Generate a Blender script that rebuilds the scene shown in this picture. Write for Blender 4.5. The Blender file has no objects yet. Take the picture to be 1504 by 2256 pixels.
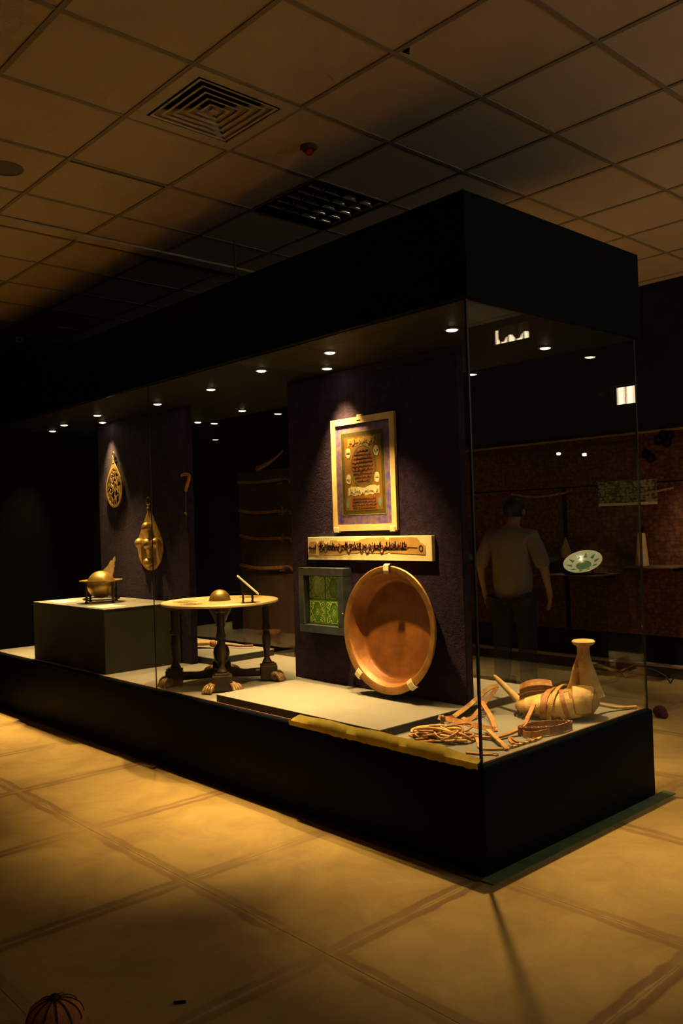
import bpy, bmesh, math, random
from mathutils import Vector, Matrix
random.seed(7)
S = bpy.context.scene
COL = S.collection
PI = math.pi

# ------------------------------------------------------------------ camera, world, exposure
CAM = Vector((2.3491, -2.9443, 1.5618))
YAW, PITCH, ROLL, FPX = 0.82707, 0.013746, -0.031618, 1880.72
fw = Vector((-math.sin(YAW)*math.cos(PITCH), math.cos(YAW)*math.cos(PITCH), math.sin(PITCH)))
rt = Vector((math.cos(YAW), math.sin(YAW), 0)); up = rt.cross(fw)
r2 = rt*math.cos(ROLL)+up*math.sin(ROLL); u2 = up*math.cos(ROLL)-rt*math.sin(ROLL)
cd = bpy.data.cameras.new('camera'); cam = bpy.data.objects.new('camera', cd); COL.objects.link(cam)
cd.sensor_fit = 'VERTICAL'; cd.sensor_height = 36.0; cd.lens = FPX*36.0/2256.0
cd.clip_start = 0.05; cd.clip_end = 60
m = Matrix((r2, u2, -fw)).transposed().to_4x4(); m.translation = CAM
cam.matrix_world = m
S.camera = cam
w = bpy.data.worlds.new('world'); S.world = w; w.use_nodes = True
w.node_tree.nodes['Background'].inputs[0].default_value = (0.0, 0.0, 0.0, 1)
S.view_settings.view_transform = 'Standard'; S.view_settings.look = 'None'
S.view_settings.gamma = 1; S.view_settings.use_curve_mapping = False
S.view_settings.exposure = 0.0
S.cycles.use_denoising = True
S.cycles.max_bounces = 8; S.cycles.diffuse_bounces = 4; S.cycles.glossy_bounces = 4
S.cycles.use_adaptive_sampling = True; S.cycles.adaptive_threshold = 0.08; S.cycles.adaptive_min_samples = 16
S.cycles.transparent_max_bounces = 20; S.cycles.sample_clamp_indirect = 4.0
S.cycles.blur_glossy = 0.5
FILL_GLOW = 4.6                         # glow of the unseen fill window added in the right wall
FILL_W = 55.0                     # watts of one fill lamp added under the bulkhead
SPOT_W = 225.0                     # watts of one halogen spot in the case
LIGHT = (1.0, 0.62, 0.23)         # halogen light under a tungsten-warm exposure

# main dimensions (metres)
ZB, ZC, ZT, D = 0.483, 2.537, 3.011, 1.517
HC = 3.54; GX, GY = -0.0885, -0.3187
X0 = -6.0
ROOM = (-6.06, 4.0, -4.85, 4.85)  # x0 x1 y0 y1

# ------------------------------------------------------------------ mesh helpers
class MB:
    def __init__(s): s.v = []; s.f = []
    def add(s, v, f):
        n = len(s.v); s.v += [Vector(p) for p in v]; s.f += [tuple(i+n for i in q) for q in f]; return s
    def box(s, x0, x1, y0, y1, z0, z1, b=0.0, seg=2):
        bm = bmesh.new(); bmesh.ops.create_cube(bm, size=1)
        for v in bm.verts:
            v.co = Vector((x0+(v.co.x+.5)*(x1-x0), y0+(v.co.y+.5)*(y1-y0), z0+(v.co.z+.5)*(z1-z0)))
        if b: bmesh.ops.bevel(bm, geom=list(bm.edges), offset=b, segments=seg, affect='EDGES', profile=.5)
        bm.verts.index_update()
        s.add([v.co.copy() for v in bm.verts], [[v.index for v in f.verts] for f in bm.faces]); bm.free(); return s
    def obox(s, c, ax, ay, az, hx, hy, hz, b=0.0):
        k = MB().box(-hx, hx, -hy, hy, -hz, hz, b)
        ax, ay, az = Vector(ax).normalized(), Vector(ay).normalized(), Vector(az).normalized()
        return s.add([Vector(c)+ax*p.x+ay*p.y+az*p.z for p in k.v], k.f)
    def lathe(s, prof, n=32, mat=None, closed=False):
        mat = mat or Matrix()
        v = []; f = []
        for r, z in prof:
            for i in range(n):
                a = 2*PI*i/n; v.append(mat @ Vector((r*math.cos(a), r*math.sin(a), z)))
        k = len(prof)
        for j in range(k-1 if not closed else k):
            j2 = (j+1) % k
            for i in range(n):
                i2 = (i+1) % n; f.append((j*n+i, j*n+i2, j2*n+i2, j2*n+i))
        if not closed:
            if prof[0][0] > 1e-4: f.append(tuple(range(n))[::-1])
            if prof[-1][0] > 1e-4: f.append(tuple(range((k-1)*n, k*n)))
        return s.add(v, f)
    def ball(s, c, rx, ry=None, rz=None, n=16, k=9, mat=None):
        ry = rx if ry is None else ry; rz = rx if rz is None else rz
        v = []; f = []
        for j in range(1, k):
            t = PI*j/k
            for i in range(n):
                a = 2*PI*i/n; p = Vector((rx*math.sin(t)*math.cos(a), ry*math.sin(t)*math.sin(a), rz*math.cos(t)))
                if mat: p = mat @ p
                v.append(Vector(c)+p)
        t0 = Vector((0, 0, rz)); t1 = Vector((0, 0, -rz))
        if mat: t0 = mat @ t0; t1 = mat @ t1
        v += [Vector(c)+t0, Vector(c)+t1]; a_, b_ = len(v)-2, len(v)-1
        for j in range(k-2):
            for i in range(n):
                i2 = (i+1) % n; f.append((j*n+i, (j+1)*n+i, (j+1)*n+i2, j*n+i2))
        for i in range(n):
            i2 = (i+1) % n; f.append((a_, i, i2)); f.append((b_, (k-2)*n+i2, (k-2)*n+i))
        return s.add(v, f)
    def sweep(s, pts, sec, up=(0, 0, 1), closed=False):
        """sec: function i -> list of (a,b) section points; a across, b along the 'up' side"""
        pts = [Vector(p) for p in pts]; n = len(pts); v = []; f = []; pu = None if callable(up) else Vector(up)
        k = None
        for i, p in enumerate(pts):
            if closed: t = pts[(i+1) % n]-pts[i-1]
            else: t = pts[min(i+1, n-1)]-pts[max(i-1, 0)]
            t = t.normalized() if t.length > 1e-9 else Vector((1, 0, 0))
            if callable(up): pu = Vector(up(i))
            sd = t.cross(pu)
            if sd.length < 1e-4: sd = t.orthogonal()
            sd.normalize(); nu = sd.cross(t).normalized()
            q = sec(i); k = len(q)
            for a, b in q: v.append(p+sd*a+nu*b)
        for i in range(n if closed else n-1):
            i2 = (i+1) % n
            for j in range(k):
                j2 = (j+1) % k; f.append((i*k+j, i2*k+j, i2*k+j2, i*k+j2))
        if not closed:
            f.append(tuple(range(k))); f.append(tuple(range((n-1)*k, n*k))[::-1])
        return s.add(v, f)
    def tube(s, pts, r, n=8, closed=False):
        N = len(pts); rr = r if isinstance(r, (list, tuple)) else [r]*N
        # parallel transport so tubes never twist
        P = [Vector(p) for p in pts]; ups = []; u = None
        for i in range(N):
            if closed: t = P[(i+1) % N]-P[i-1]
            else: t = P[min(i+1, N-1)]-P[max(i-1, 0)]
            t = t.normalized() if t.length > 1e-9 else Vector((0, 0, 1))
            u = t.orthogonal() if u is None else (u-t*u.dot(t))
            if u.length < 1e-5: u = t.orthogonal()
            u = u.normalized(); ups.append(u.copy())
        return s.sweep(P, lambda i: [(rr[i]*math.cos(2*PI*j/n), rr[i]*math.sin(2*PI*j/n)) for j in range(n)], lambda i: ups[i], closed)
    def strap(s, pts, wd, th, up=(0, 0, 1), closed=False):
        a, b = wd/2, th/2
        return s.sweep(pts, lambda i: [(-a, -b), (a, -b), (a, b), (-a, b)], up, closed)
    def prism(s, poly, y0, y1):
        n = len(poly)
        v = [(x, y0, z) for x, z in poly]+[(x, y1, z) for x, z in poly]
        f = [tuple(range(n)), tuple(range(n, 2*n))[::-1]]+[(i, i+n, (i+1) % n+n, (i+1) % n) for i in range(n)]
        return s.add(v, f)
    def ribbon(s, pts, wd, y, th=0.0012):
        """flat stroke drawn in the x-z plane facing -y, with a little thickness"""
        P = [Vector((a, 0, b)) for a, b in pts]
        return s.strap([Vector((p.x, y, p.z)) for p in P], wd, th, up=(0, -1, 0))
    def xf(s, mat): s.v = [mat @ p for p in s.v]; return s

def cr(pts, k=6, closed=False):
    P = [Vector(p) for p in pts]; n = len(P); out = []
    rng = range(n if closed else n-1)
    for i in rng:
        if closed: a, b, c, d = P[i-1], P[i], P[(i+1) % n], P[(i+2) % n]
        else: a, b, c, d = P[max(i-1, 0)], P[i], P[i+1], P[min(i+2, n-1)]
        for j in range(k):
            t = j/k
            out.append(.5*((2*b)+(c-a)*t+(2*a-5*b+4*c-d)*t*t+(3*b-3*c+d-a)*t*t*t))
    if not closed: out.append(P[-1])
    return out
def cr2(pts, k=6, closed=False): return [(p.x, p.y) for p in cr([(a, b, 0) for a, b in pts], k, closed)]

def mesh_from(mb, off, smooth=None):
    me = bpy.data.meshes.new('m')
    me.from_pydata([p-off for p in mb.v], [], mb.f)
    bm = bmesh.new(); bm.from_mesh(me); bmesh.ops.recalc_face_normals(bm, faces=bm.faces); bm.to_mesh(me); bm.free()
    if smooth is not None:
        for q in me.polygons: q.use_smooth = True
        me.set_sharp_from_angle(angle=math.radians(smooth))
    me.update(); return me
def root_loc(o):
    L = Vector((0, 0, 0))
    while o is not None: L = L+o.location; o = o.parent
    return L
def tag(o, label=None, cat=None, group=None, kind=None):
    if label: o['label'] = label
    if cat: o['category'] = cat
    if group: o['group'] = group
    if kind: o['kind'] = kind
    return o
def thing(name, loc, label, cat, group=None):
    o = bpy.data.objects.new(name, None); COL.objects.link(o); o.location = loc; o.empty_display_size = .05
    return tag(o, label, cat, group)
def obj(name, mb, mat, parent=None, smooth=None):
    if parent is None:
        lo = [min(p[i] for p in mb.v) for i in range(3)]; hi = [max(p[i] for p in mb.v) for i in range(3)]
        off = Vector(((lo[0]+hi[0])/2, (lo[1]+hi[1])/2, lo[2]))
    else: off = root_loc(parent)
    me = mesh_from(mb, off, smooth); me.name = name
    o = bpy.data.objects.new(name, me); COL.objects.link(o)
    if parent is None: o.location = off
    else: o.parent = parent
    for mm in (mat if isinstance(mat, (list, tuple)) else [mat]): me.materials.append(mm)
    return o
def struct(name, mb, mat, parent=None):
    o = obj(name, mb, mat, parent)
    if parent is None: o['kind'] = 'structure'
    return o
def piece(name, me, loc, parent, rot=None):
    o = bpy.data.objects.new(name, me); COL.objects.link(o); o.parent = parent
    o.location = Vector(loc)-root_loc(parent)
    if rot: o.rotation_euler = rot
    return o

# ------------------------------------------------------------------ materials
MATS = {}
def nt(name):
    m = bpy.data.materials.new(name); m.use_nodes = True; return m, m.node_tree, m.node_tree.nodes['Principled BSDF']
def mat(name, col, rough=.6, metal=0.0, var=.25, scale=9.0, bump=0.0, col2=None, detail=4.0, spec=None, bscale=None, sheen=0):
    m, t, b = nt(name); N = t.nodes; L = t.links
    tc = N.new('ShaderNodeTexCoord'); nz = N.new('ShaderNodeTexNoise'); nz.inputs['Scale'].default_value = scale; nz.inputs['Detail'].default_value = detail
    L.new(tc.outputs['Object'], nz.inputs['Vector'])
    rp = N.new('ShaderNodeValToRGB'); c2 = col2 or tuple(c*(1-var) for c in col); c1 = tuple(min(1, c*(1+var*.6)) for c in col) if not col2 else col
    rp.color_ramp.elements[0].color = (*c2, 1); rp.color_ramp.elements[1].color = (*c1, 1)
    rp.color_ramp.elements[0].position = .35; rp.color_ramp.elements[1].position = .65
    L.new(nz.outputs['Fac'], rp.inputs['Fac']); L.new(rp.outputs['Color'], b.inputs['Base Color'])
    b.inputs['Roughness'].default_value = rough; b.inputs['Metallic'].default_value = metal
    if spec is not None: b.inputs['Specular IOR Level'].default_value = spec
    if sheen: b.inputs['Sheen Weight'].default_value = sheen; b.inputs['Sheen Roughness'].default_value = .4
    if bump:
        bp = N.new('ShaderNodeBump'); bp.inputs['Strength'].default_value = bump; bp.inputs['Distance'].default_value = .01
        n2 = N.new('ShaderNodeTexNoise'); n2.inputs['Scale'].default_value = bscale or scale*5; n2.inputs['Detail'].default_value = 5
        L.new(tc.outputs['Object'], n2.inputs['Vector']); L.new(n2.outputs['Fac'], bp.inputs['Height']); L.new(bp.outputs['Normal'], b.inputs['Normal'])
    MATS[name] = m; return m
def emis(name, col, st):
    m, t, b = nt(name); b.inputs['Base Color'].default_value = (.8, .8, .8, 1)
    b.inputs['Emission Color'].default_value = (*col, 1); b.inputs['Emission Strength'].default_value = st; return m
def glass(name, tint=(.93, .95, .93)):
    m = bpy.data.materials.new(name); m.use_nodes = True; t = m.node_tree; N = t.nodes; L = t.links; N.clear()
    out = N.new('ShaderNodeOutputMaterial'); mx = N.new('ShaderNodeMixShader'); fr = N.new('ShaderNodeFresnel'); fr.inputs['IOR'].default_value = 1.5
    ge = N.new('ShaderNodeNewGeometry'); mr = N.new('ShaderNodeMapRange'); mr.inputs[3].default_value = 1.5; mr.inputs[4].default_value = 1/1.5   # same reflectance on both faces of a thin pane
    L.new(ge.outputs['Backfacing'], mr.inputs[0]); L.new(mr.outputs[0], fr.inputs['IOR'])
    tr = N.new('ShaderNodeBsdfTransparent'); tr.inputs[0].default_value = (*tint, 1)
    gl = N.new('ShaderNodeBsdfGlossy'); gl.inputs['Roughness'].default_value = 0.0; gl.inputs[0].default_value = (1, 1, 1, 1)
    L.new(fr.outputs[0], mx.inputs[0]); L.new(tr.outputs[0], mx.inputs[1]); L.new(gl.outputs[0], mx.inputs[2]); L.new(mx.outputs[0], out.inputs[0])
    return m

M_NAVY = mat('navy_black_paint', (.0014, .0042, .0075), .55, var=.2, scale=2, bump=.05, bscale=60, spec=.06)
M_INNER = mat('black_soffit_paint', (.005, .0042, .0036), .6, var=.2, scale=3, spec=.15)
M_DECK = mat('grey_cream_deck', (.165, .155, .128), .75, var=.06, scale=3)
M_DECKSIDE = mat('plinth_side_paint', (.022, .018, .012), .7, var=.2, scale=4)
M_WOODEDGE = mat('red_brown_edge', (.16, .05, .015), .6, var=.3, scale=20)
M_VELVET = mat('purple_velvet', (.026, .012, .034), .9, var=.5, scale=26, bump=.5, col2=(.010, .005, .014), detail=8, bscale=90, sheen=.04, spec=.15)
M_BRASS = mat('dull_brass', (.56, .37, .10), .38, .75, var=.25, scale=14, bump=.1)
M_BRASSD = mat('dark_brass', (.26, .15, .045), .5, .6, var=.35, scale=18, bump=.15)
M_GOLDPLATE = mat('gilt_plate', (.52, .34, .10), .5, .55, var=.3, scale=22, bump=.2)
M_COPPER = mat('tinned_copper', (.33, .12, .022), .5, .3, var=.45, scale=7, bump=.18, col2=(.18, .058, .010), detail=9)
M_COPRIM = mat('copper_rim', (.33, .16, .045), .42, .6, var=.3, scale=16, bump=.15)
M_TABLE = mat('pale_gilt_tabletop', (.62, .45, .20), .5, .15, var=.14, scale=10)
M_DWOOD = mat('dark_walnut', (.030, .016, .008), .42, var=.5, scale=16, bump=.2)
M_PAW = mat('gilded_paw_wood', (.25, .135, .04), .45, .3, var=.5, scale=30, bump=.3)
M_SEAT = mat('ochre_hide', (.40, .235, .065), .7, var=.3, scale=9, bump=.4, col2=(.26, .13, .03))
M_HIDE = mat('cream_hide', (.66, .47, .17), .7, var=.2, scale=9, bump=.35, col2=(.46, .27, .07))
M_HIDE2 = mat('bone_wood', (.60, .42, .15), .6, var=.25, scale=14, bump=.3, col2=(.40, .22, .06))
M_LEATHER = mat('tan_leather', (.42, .19, .05), .6, var=.4, scale=30, bump=.4, col2=(.24, .09, .02))
M_LEATHER2 = mat('light_rope_leather', (.55, .33, .10), .65, var=.3, scale=30, bump=.4, col2=(.33, .17, .045))
M_LEATHERD = mat('dark_red_leather', (.22, .075, .025), .6, var=.4, scale=26, bump=.4)
M_CREAM = mat('cream_board', (.84, .72, .38), .7, var=.08, scale=6)
M_FRAMEW = mat('pale_wood_frame', (.72, .50, .20), .5, var=.15, scale=12)
M_PAPER = mat('parchment', (.62, .40, .13), .8, var=.3, scale=9, col2=(.45, .25, .06), detail=7)
M_CARD = mat('label_card', (.72, .62, .38), .8, var=.05)
M_INK = mat('black_brown_ink', (.03, .018, .01), .6, var=.3, scale=40)
M_INKRED = mat('red_ink', (.36, .03, .012), .6, var=.3, scale=40)
M_BLUEFR = mat('blue_black_frame', (.030, .036, .042), .5, var=.4, scale=20, bump=.1)
M_TILEG = mat('green_glaze', (.16, .31, .045), .25, var=.35, scale=24, col2=(.07, .19, .02))
M_TILEY = mat('yellow_green_glaze', (.50, .56, .12), .3, var=.2, scale=30)
M_TILED = mat('dark_green_glaze', (.025, .075, .012), .3, var=.2, scale=30)
M_GROUT = mat('yellow_grout', (.62, .56, .20), .6, var=.1)
M_CLIP = mat('cream_plastic_clip', (.70, .60, .34), .25, var=.08)
M_SEAM = mat('dark_silicone', (.006, .006, .005), .5, var=.1)
M_GLASS = glass('case_glass')
M_TAPE = mat('yellow_masking_tape', (.74, .62, .13), .65, var=.18, scale=16, bump=.2)
tt = M_TAPE.node_tree; tr_ = tt.nodes.new('ShaderNodeBsdfTranslucent'); tr_.name = 'tape_translucency'; tr_.inputs[0].default_value = (.95, .78, .17, 1)   # thin tape lets the case light through
ms_ = tt.nodes.new('ShaderNodeMixShader'); ms_.inputs[0].default_value = .45
tt.links.new(tt.nodes['Principled BSDF'].outputs[0], ms_.inputs[1]); tt.links.new(tr_.outputs[0], ms_.inputs[2]); tt.links.new(ms_.outputs[0], tt.nodes['Material Output'].inputs[0])
M_GREEN = mat('green_floor_paint', (.15, .22, .085), .7, var=.3, scale=14)
M_BULB = emis('lit_lamp', (1.0, .80, .48), 34.0)
M_BEZEL = mat('lamp_bezel', (.25, .2, .14), .4, .8, var=.1)
M_CEIL = mat('ceiling_tile', (.56, .44, .30), .9, var=.05, scale=3, bump=.2, bscale=120)
M_TBAR = mat('ceiling_grid_metal', (.27, .22, .16), .6, var=.1)
M_VENT = mat('vent_enamel', (.52, .43, .31), .55, var=.06)
M_BLACK = mat('black_void', (.003, .003, .003), .95, var=.1, spec=0.0)
M_MIRROR = mat('mirror_aluminium', (.88, .90, .92), .06, 1.0, var=.04)
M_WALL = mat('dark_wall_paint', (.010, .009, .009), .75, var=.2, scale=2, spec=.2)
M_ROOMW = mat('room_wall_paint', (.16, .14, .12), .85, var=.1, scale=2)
M_RED = mat('red_plastic', (.35, .02, .02), .4, var=.2)
M_SPKR = mat('grey_speaker_mesh', (.16, .14, .11), .7, var=.2, scale=60)
M_STEEL = mat('steel', (.45, .42, .38), .35, .9, var=.1)
M_BLUEC = mat('blue_cable', (.02, .06, .10), .5, var=.2)
M_SHIRT = mat('pale_cotton_shirt', (.20, .16, .13), .9, var=.12, scale=7)
M_TROUS = mat('dark_denim', (.009, .010, .013), .9, var=.3, scale=12)
M_SKIN = mat('skin', (.30, .16, .09), .6, var=.12)
M_HAIR = mat('black_hair', (.008, .006, .005), .6, var=.3, scale=40)
M_SHOE = mat('black_leather_shoe', (.012, .010, .009), .4, var=.2)
M_WHITEG = mat('white_glaze', (.62, .62, .48), .25, var=.08)
M_GREENG = mat('celadon_green_glaze', (.10, .20, .10), .3, var=.2)
M_ORANGE = mat('orange_striped_cloth', (.62, .22, .08), .85, var=.3, scale=20, bump=.4)
M_TASSEL = mat('rust_orange_yarn', (.55, .16, .04), .85, var=.4, scale=40, bump=.5)
M_PURPLE = mat('dark_red_yarn', (.08, .015, .02), .9, var=.4, scale=40, bump=.5)
M_BOARD = mat('brown_rack_board', (.075, .036, .020), .7, var=.3, scale=6, bump=.2)
M_SKIRT = mat('brown_baseboard', (.10, .055, .03), .6, var=.2)
M_SKIRTL = mat('pale_moulding', (.42, .30, .18), .5, var=.1)

def floor_mat():
    m, t, b = nt('screed_tile'); N = t.nodes; L = t.links
    tc = N.new('ShaderNodeTexCoord'); sp = N.new('ShaderNodeSeparateXYZ'); L.new(tc.outputs['Object'], sp.inputs[0])
    geo = N.new('ShaderNodeNewGeometry')
    def mth(op, a, bb=None):
        n = N.new('ShaderNodeMath'); n.operation = op
        for i, x in enumerate((a, bb)):
            if x is None: continue
            if isinstance(x, (int, float)): n.inputs[i].default_value = x
            else: L.new(x, n.inputs[i])
        return n.outputs[0]
    d = mth('SUBTRACT', .47, mth('MAXIMUM', mth('ABSOLUTE', sp.outputs[0]), mth('ABSOLUTE', sp.outputs[1])))
    n1 = N.new('ShaderNodeTexNoise'); n1.inputs['Scale'].default_value = 7; n1.inputs['Detail'].default_value = 6; L.new(geo.outputs['Position'], n1.inputs['Vector'])
    n2 = N.new('ShaderNodeTexNoise'); n2.inputs['Scale'].default_value = 1.3; n2.inputs['Detail'].default_value = 3; L.new(geo.outputs['Position'], n2.inputs['Vector'])
    n3 = N.new('ShaderNodeTexNoise'); n3.inputs['Scale'].default_value = 3.0; n3.inputs['Detail'].default_value = 9; n3.inputs['Roughness'].default_value = .65; n3.inputs['Distortion'].default_value = .6; L.new(geo.outputs['Position'], n3.inputs['Vector'])
    dj = mth('ADD', d, mth('MULTIPLY', mth('SUBTRACT', n1.outputs['Fac'], .5), .05))
    r = N.new('ShaderNodeValToRGB'); e = r.color_ramp.elements
    e[0].position = 0.0; e[0].color = (.1, .1, .1, 1); e[1].position = 1.0; e[1].color = (0, 0, 0, 1)
    for pos, v in ((.06, .12), (.12, .8), (.40, 1), (.52, .15)):
        q = e.new(pos); q.color = (v, v, v, 1)
    L.new(mth('MULTIPLY', dj, 10.0), r.inputs['Fac'])
    # the tape residue is worn away in places
    wr = N.new('ShaderNodeMapRange'); wr.inputs[1].default_value = .35; wr.inputs[2].default_value = .60; wr.inputs[3].default_value = .12; wr.inputs[4].default_value = .9
    L.new(n2.outputs['Fac'], wr.inputs[0])
    fac = mth('MULTIPLY', r.outputs['Color'], wr.outputs[0])
    base = N.new('ShaderNodeValToRGB'); base.color_ramp.elements[0].position = .3; base.color_ramp.elements[1].position = .72
    base.color_ramp.elements[0].color = (.40, .265, .085, 1); base.color_ramp.elements[1].color = (.62, .43, .145, 1); L.new(n3.outputs['Fac'], base.inputs['Fac'])
    mx = N.new('ShaderNodeMix'); mx.data_type = 'RGBA'; L.new(fac, mx.inputs[0]); L.new(base.outputs['Color'], mx.inputs[6]); mx.inputs[7].default_value = (.26, .135, .060, 1)
    L.new(mx.outputs[2], b.inputs['Base Color']); b.inputs['Roughness'].default_value = .62; b.inputs['Specular IOR Level'].default_value = .35
    bp = N.new('ShaderNodeBump'); bp.inputs['Strength'].default_value = .15; bp.inputs['Distance'].default_value = .01; L.new(n3.outputs['Fac'], bp.inputs['Height']); L.new(bp.outputs['Normal'], b.inputs['Normal'])
    return m
M_FLOOR = floor_mat()
M_JOINT = mat('pale_joint_mortar', (.42, .28, .11), .8, var=.2, scale=20)

def carpet_mat(name, a, bcol, c, sc):
    m, t, b = nt(name); N = t.nodes; L = t.links
    tc = N.new('ShaderNodeTexCoord'); mp = N.new('ShaderNodeMapping'); mp.inputs['Rotation'].default_value = (PI/2, 0, 0); L.new(tc.outputs['Object'], mp.inputs[0])
    vo = N.new('ShaderNodeTexVoronoi'); vo.inputs['Scale'].default_value = sc; vo.inputs['Randomness'].default_value = .7; L.new(mp.outputs[0], vo.inputs['Vector'])
    wv = N.new('ShaderNodeTexWave'); wv.wave_type = 'RINGS'; wv.inputs['Scale'].default_value = sc*.45; wv.inputs['Distortion'].default_value = 6; L.new(mp.outputs[0], wv.inputs['Vector'])
    r1 = N.new('ShaderNodeValToRGB'); r1.color_ramp.interpolation = 'CONSTANT'; e = r1.color_ramp.elements
    e[0].color = (*c, 1); e[1].position = .28; e[1].color = (*a, 1); q = e.new(.55); q.color = (*bcol, 1)
    L.new(vo.outputs['Distance'], r1.inputs['Fac'])
    mx = N.new('ShaderNodeMix'); mx.data_type = 'RGBA'; mx.inputs[0].default_value = .35; L.new(r1.outputs[0], mx.inputs[6])
    r2_ = N.new('ShaderNodeValToRGB'); r2_.color_ramp.elements[0].color = (*bcol, 1); r2_.color_ramp.elements[1].color = (*a, 1); L.new(wv.outputs[0], r2_.inputs['Fac']); L.new(r2_.outputs[0], mx.inputs[7])
    L.new(mx.outputs[2], b.inputs['Base Color']); b.inputs['Roughness'].default_value = .95; b.inputs['Specular IOR Level'].default_value = .1
    return m
M_CARPET = carpet_mat('red_carpet', (.16, .062, .032), (.085, .032, .018), (.19, .105, .05), 20)
M_CARPETB = carpet_mat('carpet_border', (.16, .065, .03), (.09, .03, .018), (.21, .11, .05), 28)
M_TEXT = carpet_mat('patterned_textile', (.35, .30, .12), (.07, .06, .03), (.50, .44, .20), 26)
def marble_mat():
    m = mat('blue_violet_marbled_paper', (.16, .10, .62), .6, scale=26, col2=(.46, .26, .16), detail=8)
    return m
M_MARBLE = marble_mat()
M_OLIVE = mat('olive_border', (.13, .10, .015), .6, var=.25, scale=30)
M_PAGE = mat('brown_gilt_page', (.36, .155, .025), .6, var=.2, scale=14)
M_PAGE2 = mat('red_brown_text_field', (.34, .105, .018), .6, var=.2, scale=14)
M_CART = mat('gold_cartouche', (.56, .34, .07), .6, var=.2, scale=20)
M_TEAL = mat('pale_teal_medallion', (.22, .33, .26), .6, var=.2, scale=30)

# ------------------------------------------------------------------ room shell
rx0, rx1, ry0, ry1 = ROOM
fl = struct('floor', MB().box(rx0, rx1, ry0, ry1, -.10, -.0015), M_JOINT)
P = .94; fx, fy = -.02, -.905
tile_me = None
for i in range(-7, 6):
    for j in range(-5, 7):
        cx, cy = fx+P*(i+.5), fy+P*(j+.5)
        if cx-P/2 < rx0-.5 or cx+P/2 > rx1+.5 or cy-P/2 < ry0-.6 or cy+P/2 > ry1+.6: continue
        x0, x1 = max(cx-.468, rx0), min(cx+.468, rx1); y0, y1 = max(cy-.468, ry0), min(cy+.468, ry1)
        if x1-x0 < .02 or y1-y0 < .02: continue
        full = abs(x1-x0-.936) < 1e-4 and abs(y1-y0-.936) < 1e-4
        if full and tile_me: piece('floor_tile', tile_me, (cx, cy, 0), fl); continue
        k = MB().box(x0-cx, x1-cx, y0-cy, y1-cy, -.012, 0, .0015, 1)
        me = mesh_from(k, Vector((0, 0, 0))); me.name = 'floor_tile'; me.materials.append(M_FLOOR)
        if full: tile_me = me
        piece('floor_tile', me, (cx, cy, 0), fl)

ce = struct('ceiling', MB().box(rx0, rx1, ry0, 4.02, HC+.03, HC+.12), M_BLACK)
ct_me = mesh_from(MB().box(-.292, .292, -.292, .292, 0, .018), Vector((0, 0, 0))); ct_me.materials.append(M_CEIL); ct_me.name = 'ceiling_tile'
VENT = (-2, -1); LUMI = (-3, 1)
cells = []
for i in range(-10, 7):
    for j in range(-8, 8):
        x0, y0 = GX+.6*i, GY+.6*j
        a0, a1, b0, b1 = max(x0+.008, rx0), min(x0+.592, rx1), max(y0+.008, ry0), min(y0+.592, 4.0)
        if a1-a0 < .03 or b1-b0 < .03 or (i, j) in (VENT, LUMI): continue
        cx, cy = x0+.3, y0+.3
        if a1-a0 > .58 and b1-b0 > .58:
            o = piece('ceiling_tile', ct_me, (cx, cy, HC), ce)
            if (i, j) == (-4, -1):      # one panel sits badly and leaves a dark slot
                o.location.x -= .016; o.scale.x = .945
        else:
            me = mesh_from(MB().box(a0-cx, a1-cx, b0-cy, b1-cy, 0, .018), Vector((0, 0, 0))); me.materials.append(M_CEIL)
            piece('ceiling_tile', me, (cx, cy, HC), ce)
for i in range(-9, 7):
    x = GX+.6*i; obj('grid_bar', MB().box(x-.012, x+.012, ry0, 4.0, HC-.004, HC+.012), M_TBAR, ce)
for j in range(-7, 8):
    y = GY+.6*j
    if ry0 < y < 4: obj('grid_bar', MB().box(rx0, rx1, y-.012, y+.012, HC-.0045, HC+.011), M_TBAR, ce)
# shallow downstand running across the ceiling at the far left
struct('trim_1', MB().box(-3.02, -2.90, ry0, 4.0, HC-.020, HC-.004, .004, 1), M_CEIL)

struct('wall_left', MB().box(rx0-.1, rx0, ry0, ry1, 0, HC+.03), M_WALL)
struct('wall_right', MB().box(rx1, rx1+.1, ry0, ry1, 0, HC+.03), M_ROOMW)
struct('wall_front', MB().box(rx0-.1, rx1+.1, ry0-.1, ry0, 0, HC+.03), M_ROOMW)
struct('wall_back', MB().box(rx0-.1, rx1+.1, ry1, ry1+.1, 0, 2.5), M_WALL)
# bulkhead above the recessed back wall, with two high windows right of the picture
def holes_wall(x0, x1, z0, z1, y0, y1, hs):
    k = MB(); xs = sorted({x0, x1, *[h[0] for h in hs], *[h[1] for h in hs]}); zs = sorted({z0, z1, *[h[2] for h in hs], *[h[3] for h in hs]})
    for a, b in zip(xs, xs[1:]):
        for c, d in zip(zs, zs[1:]):
            if any(h[0]-1e-6 <= a and b <= h[1]+1e-6 and h[2]-1e-6 <= c and d <= h[3]+1e-6 for h in hs): continue
            k.box(a, b, y0, y1, c, d)
    return k
W1 = (1.02, 1.54, 2.53, 2.71); W2 = (2.40, 2.86, 3.30, 3.47)
struct('wall_bulkhead', holes_wall(rx0-.1, rx1+.1, 2.37, HC+.03, 4.0, ry1+.1, [W1, W2]), M_WALL)
struct('trim_2', MB().box(rx0-.1, rx1+.1, 4.0, 4.04, 2.315, 2.37), M_WALL)  # lip added to hide the added bulkhead lamps from view
M_SKYL = emis('daylight_pane', (1.0, .74, .46), 9.0)
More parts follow.
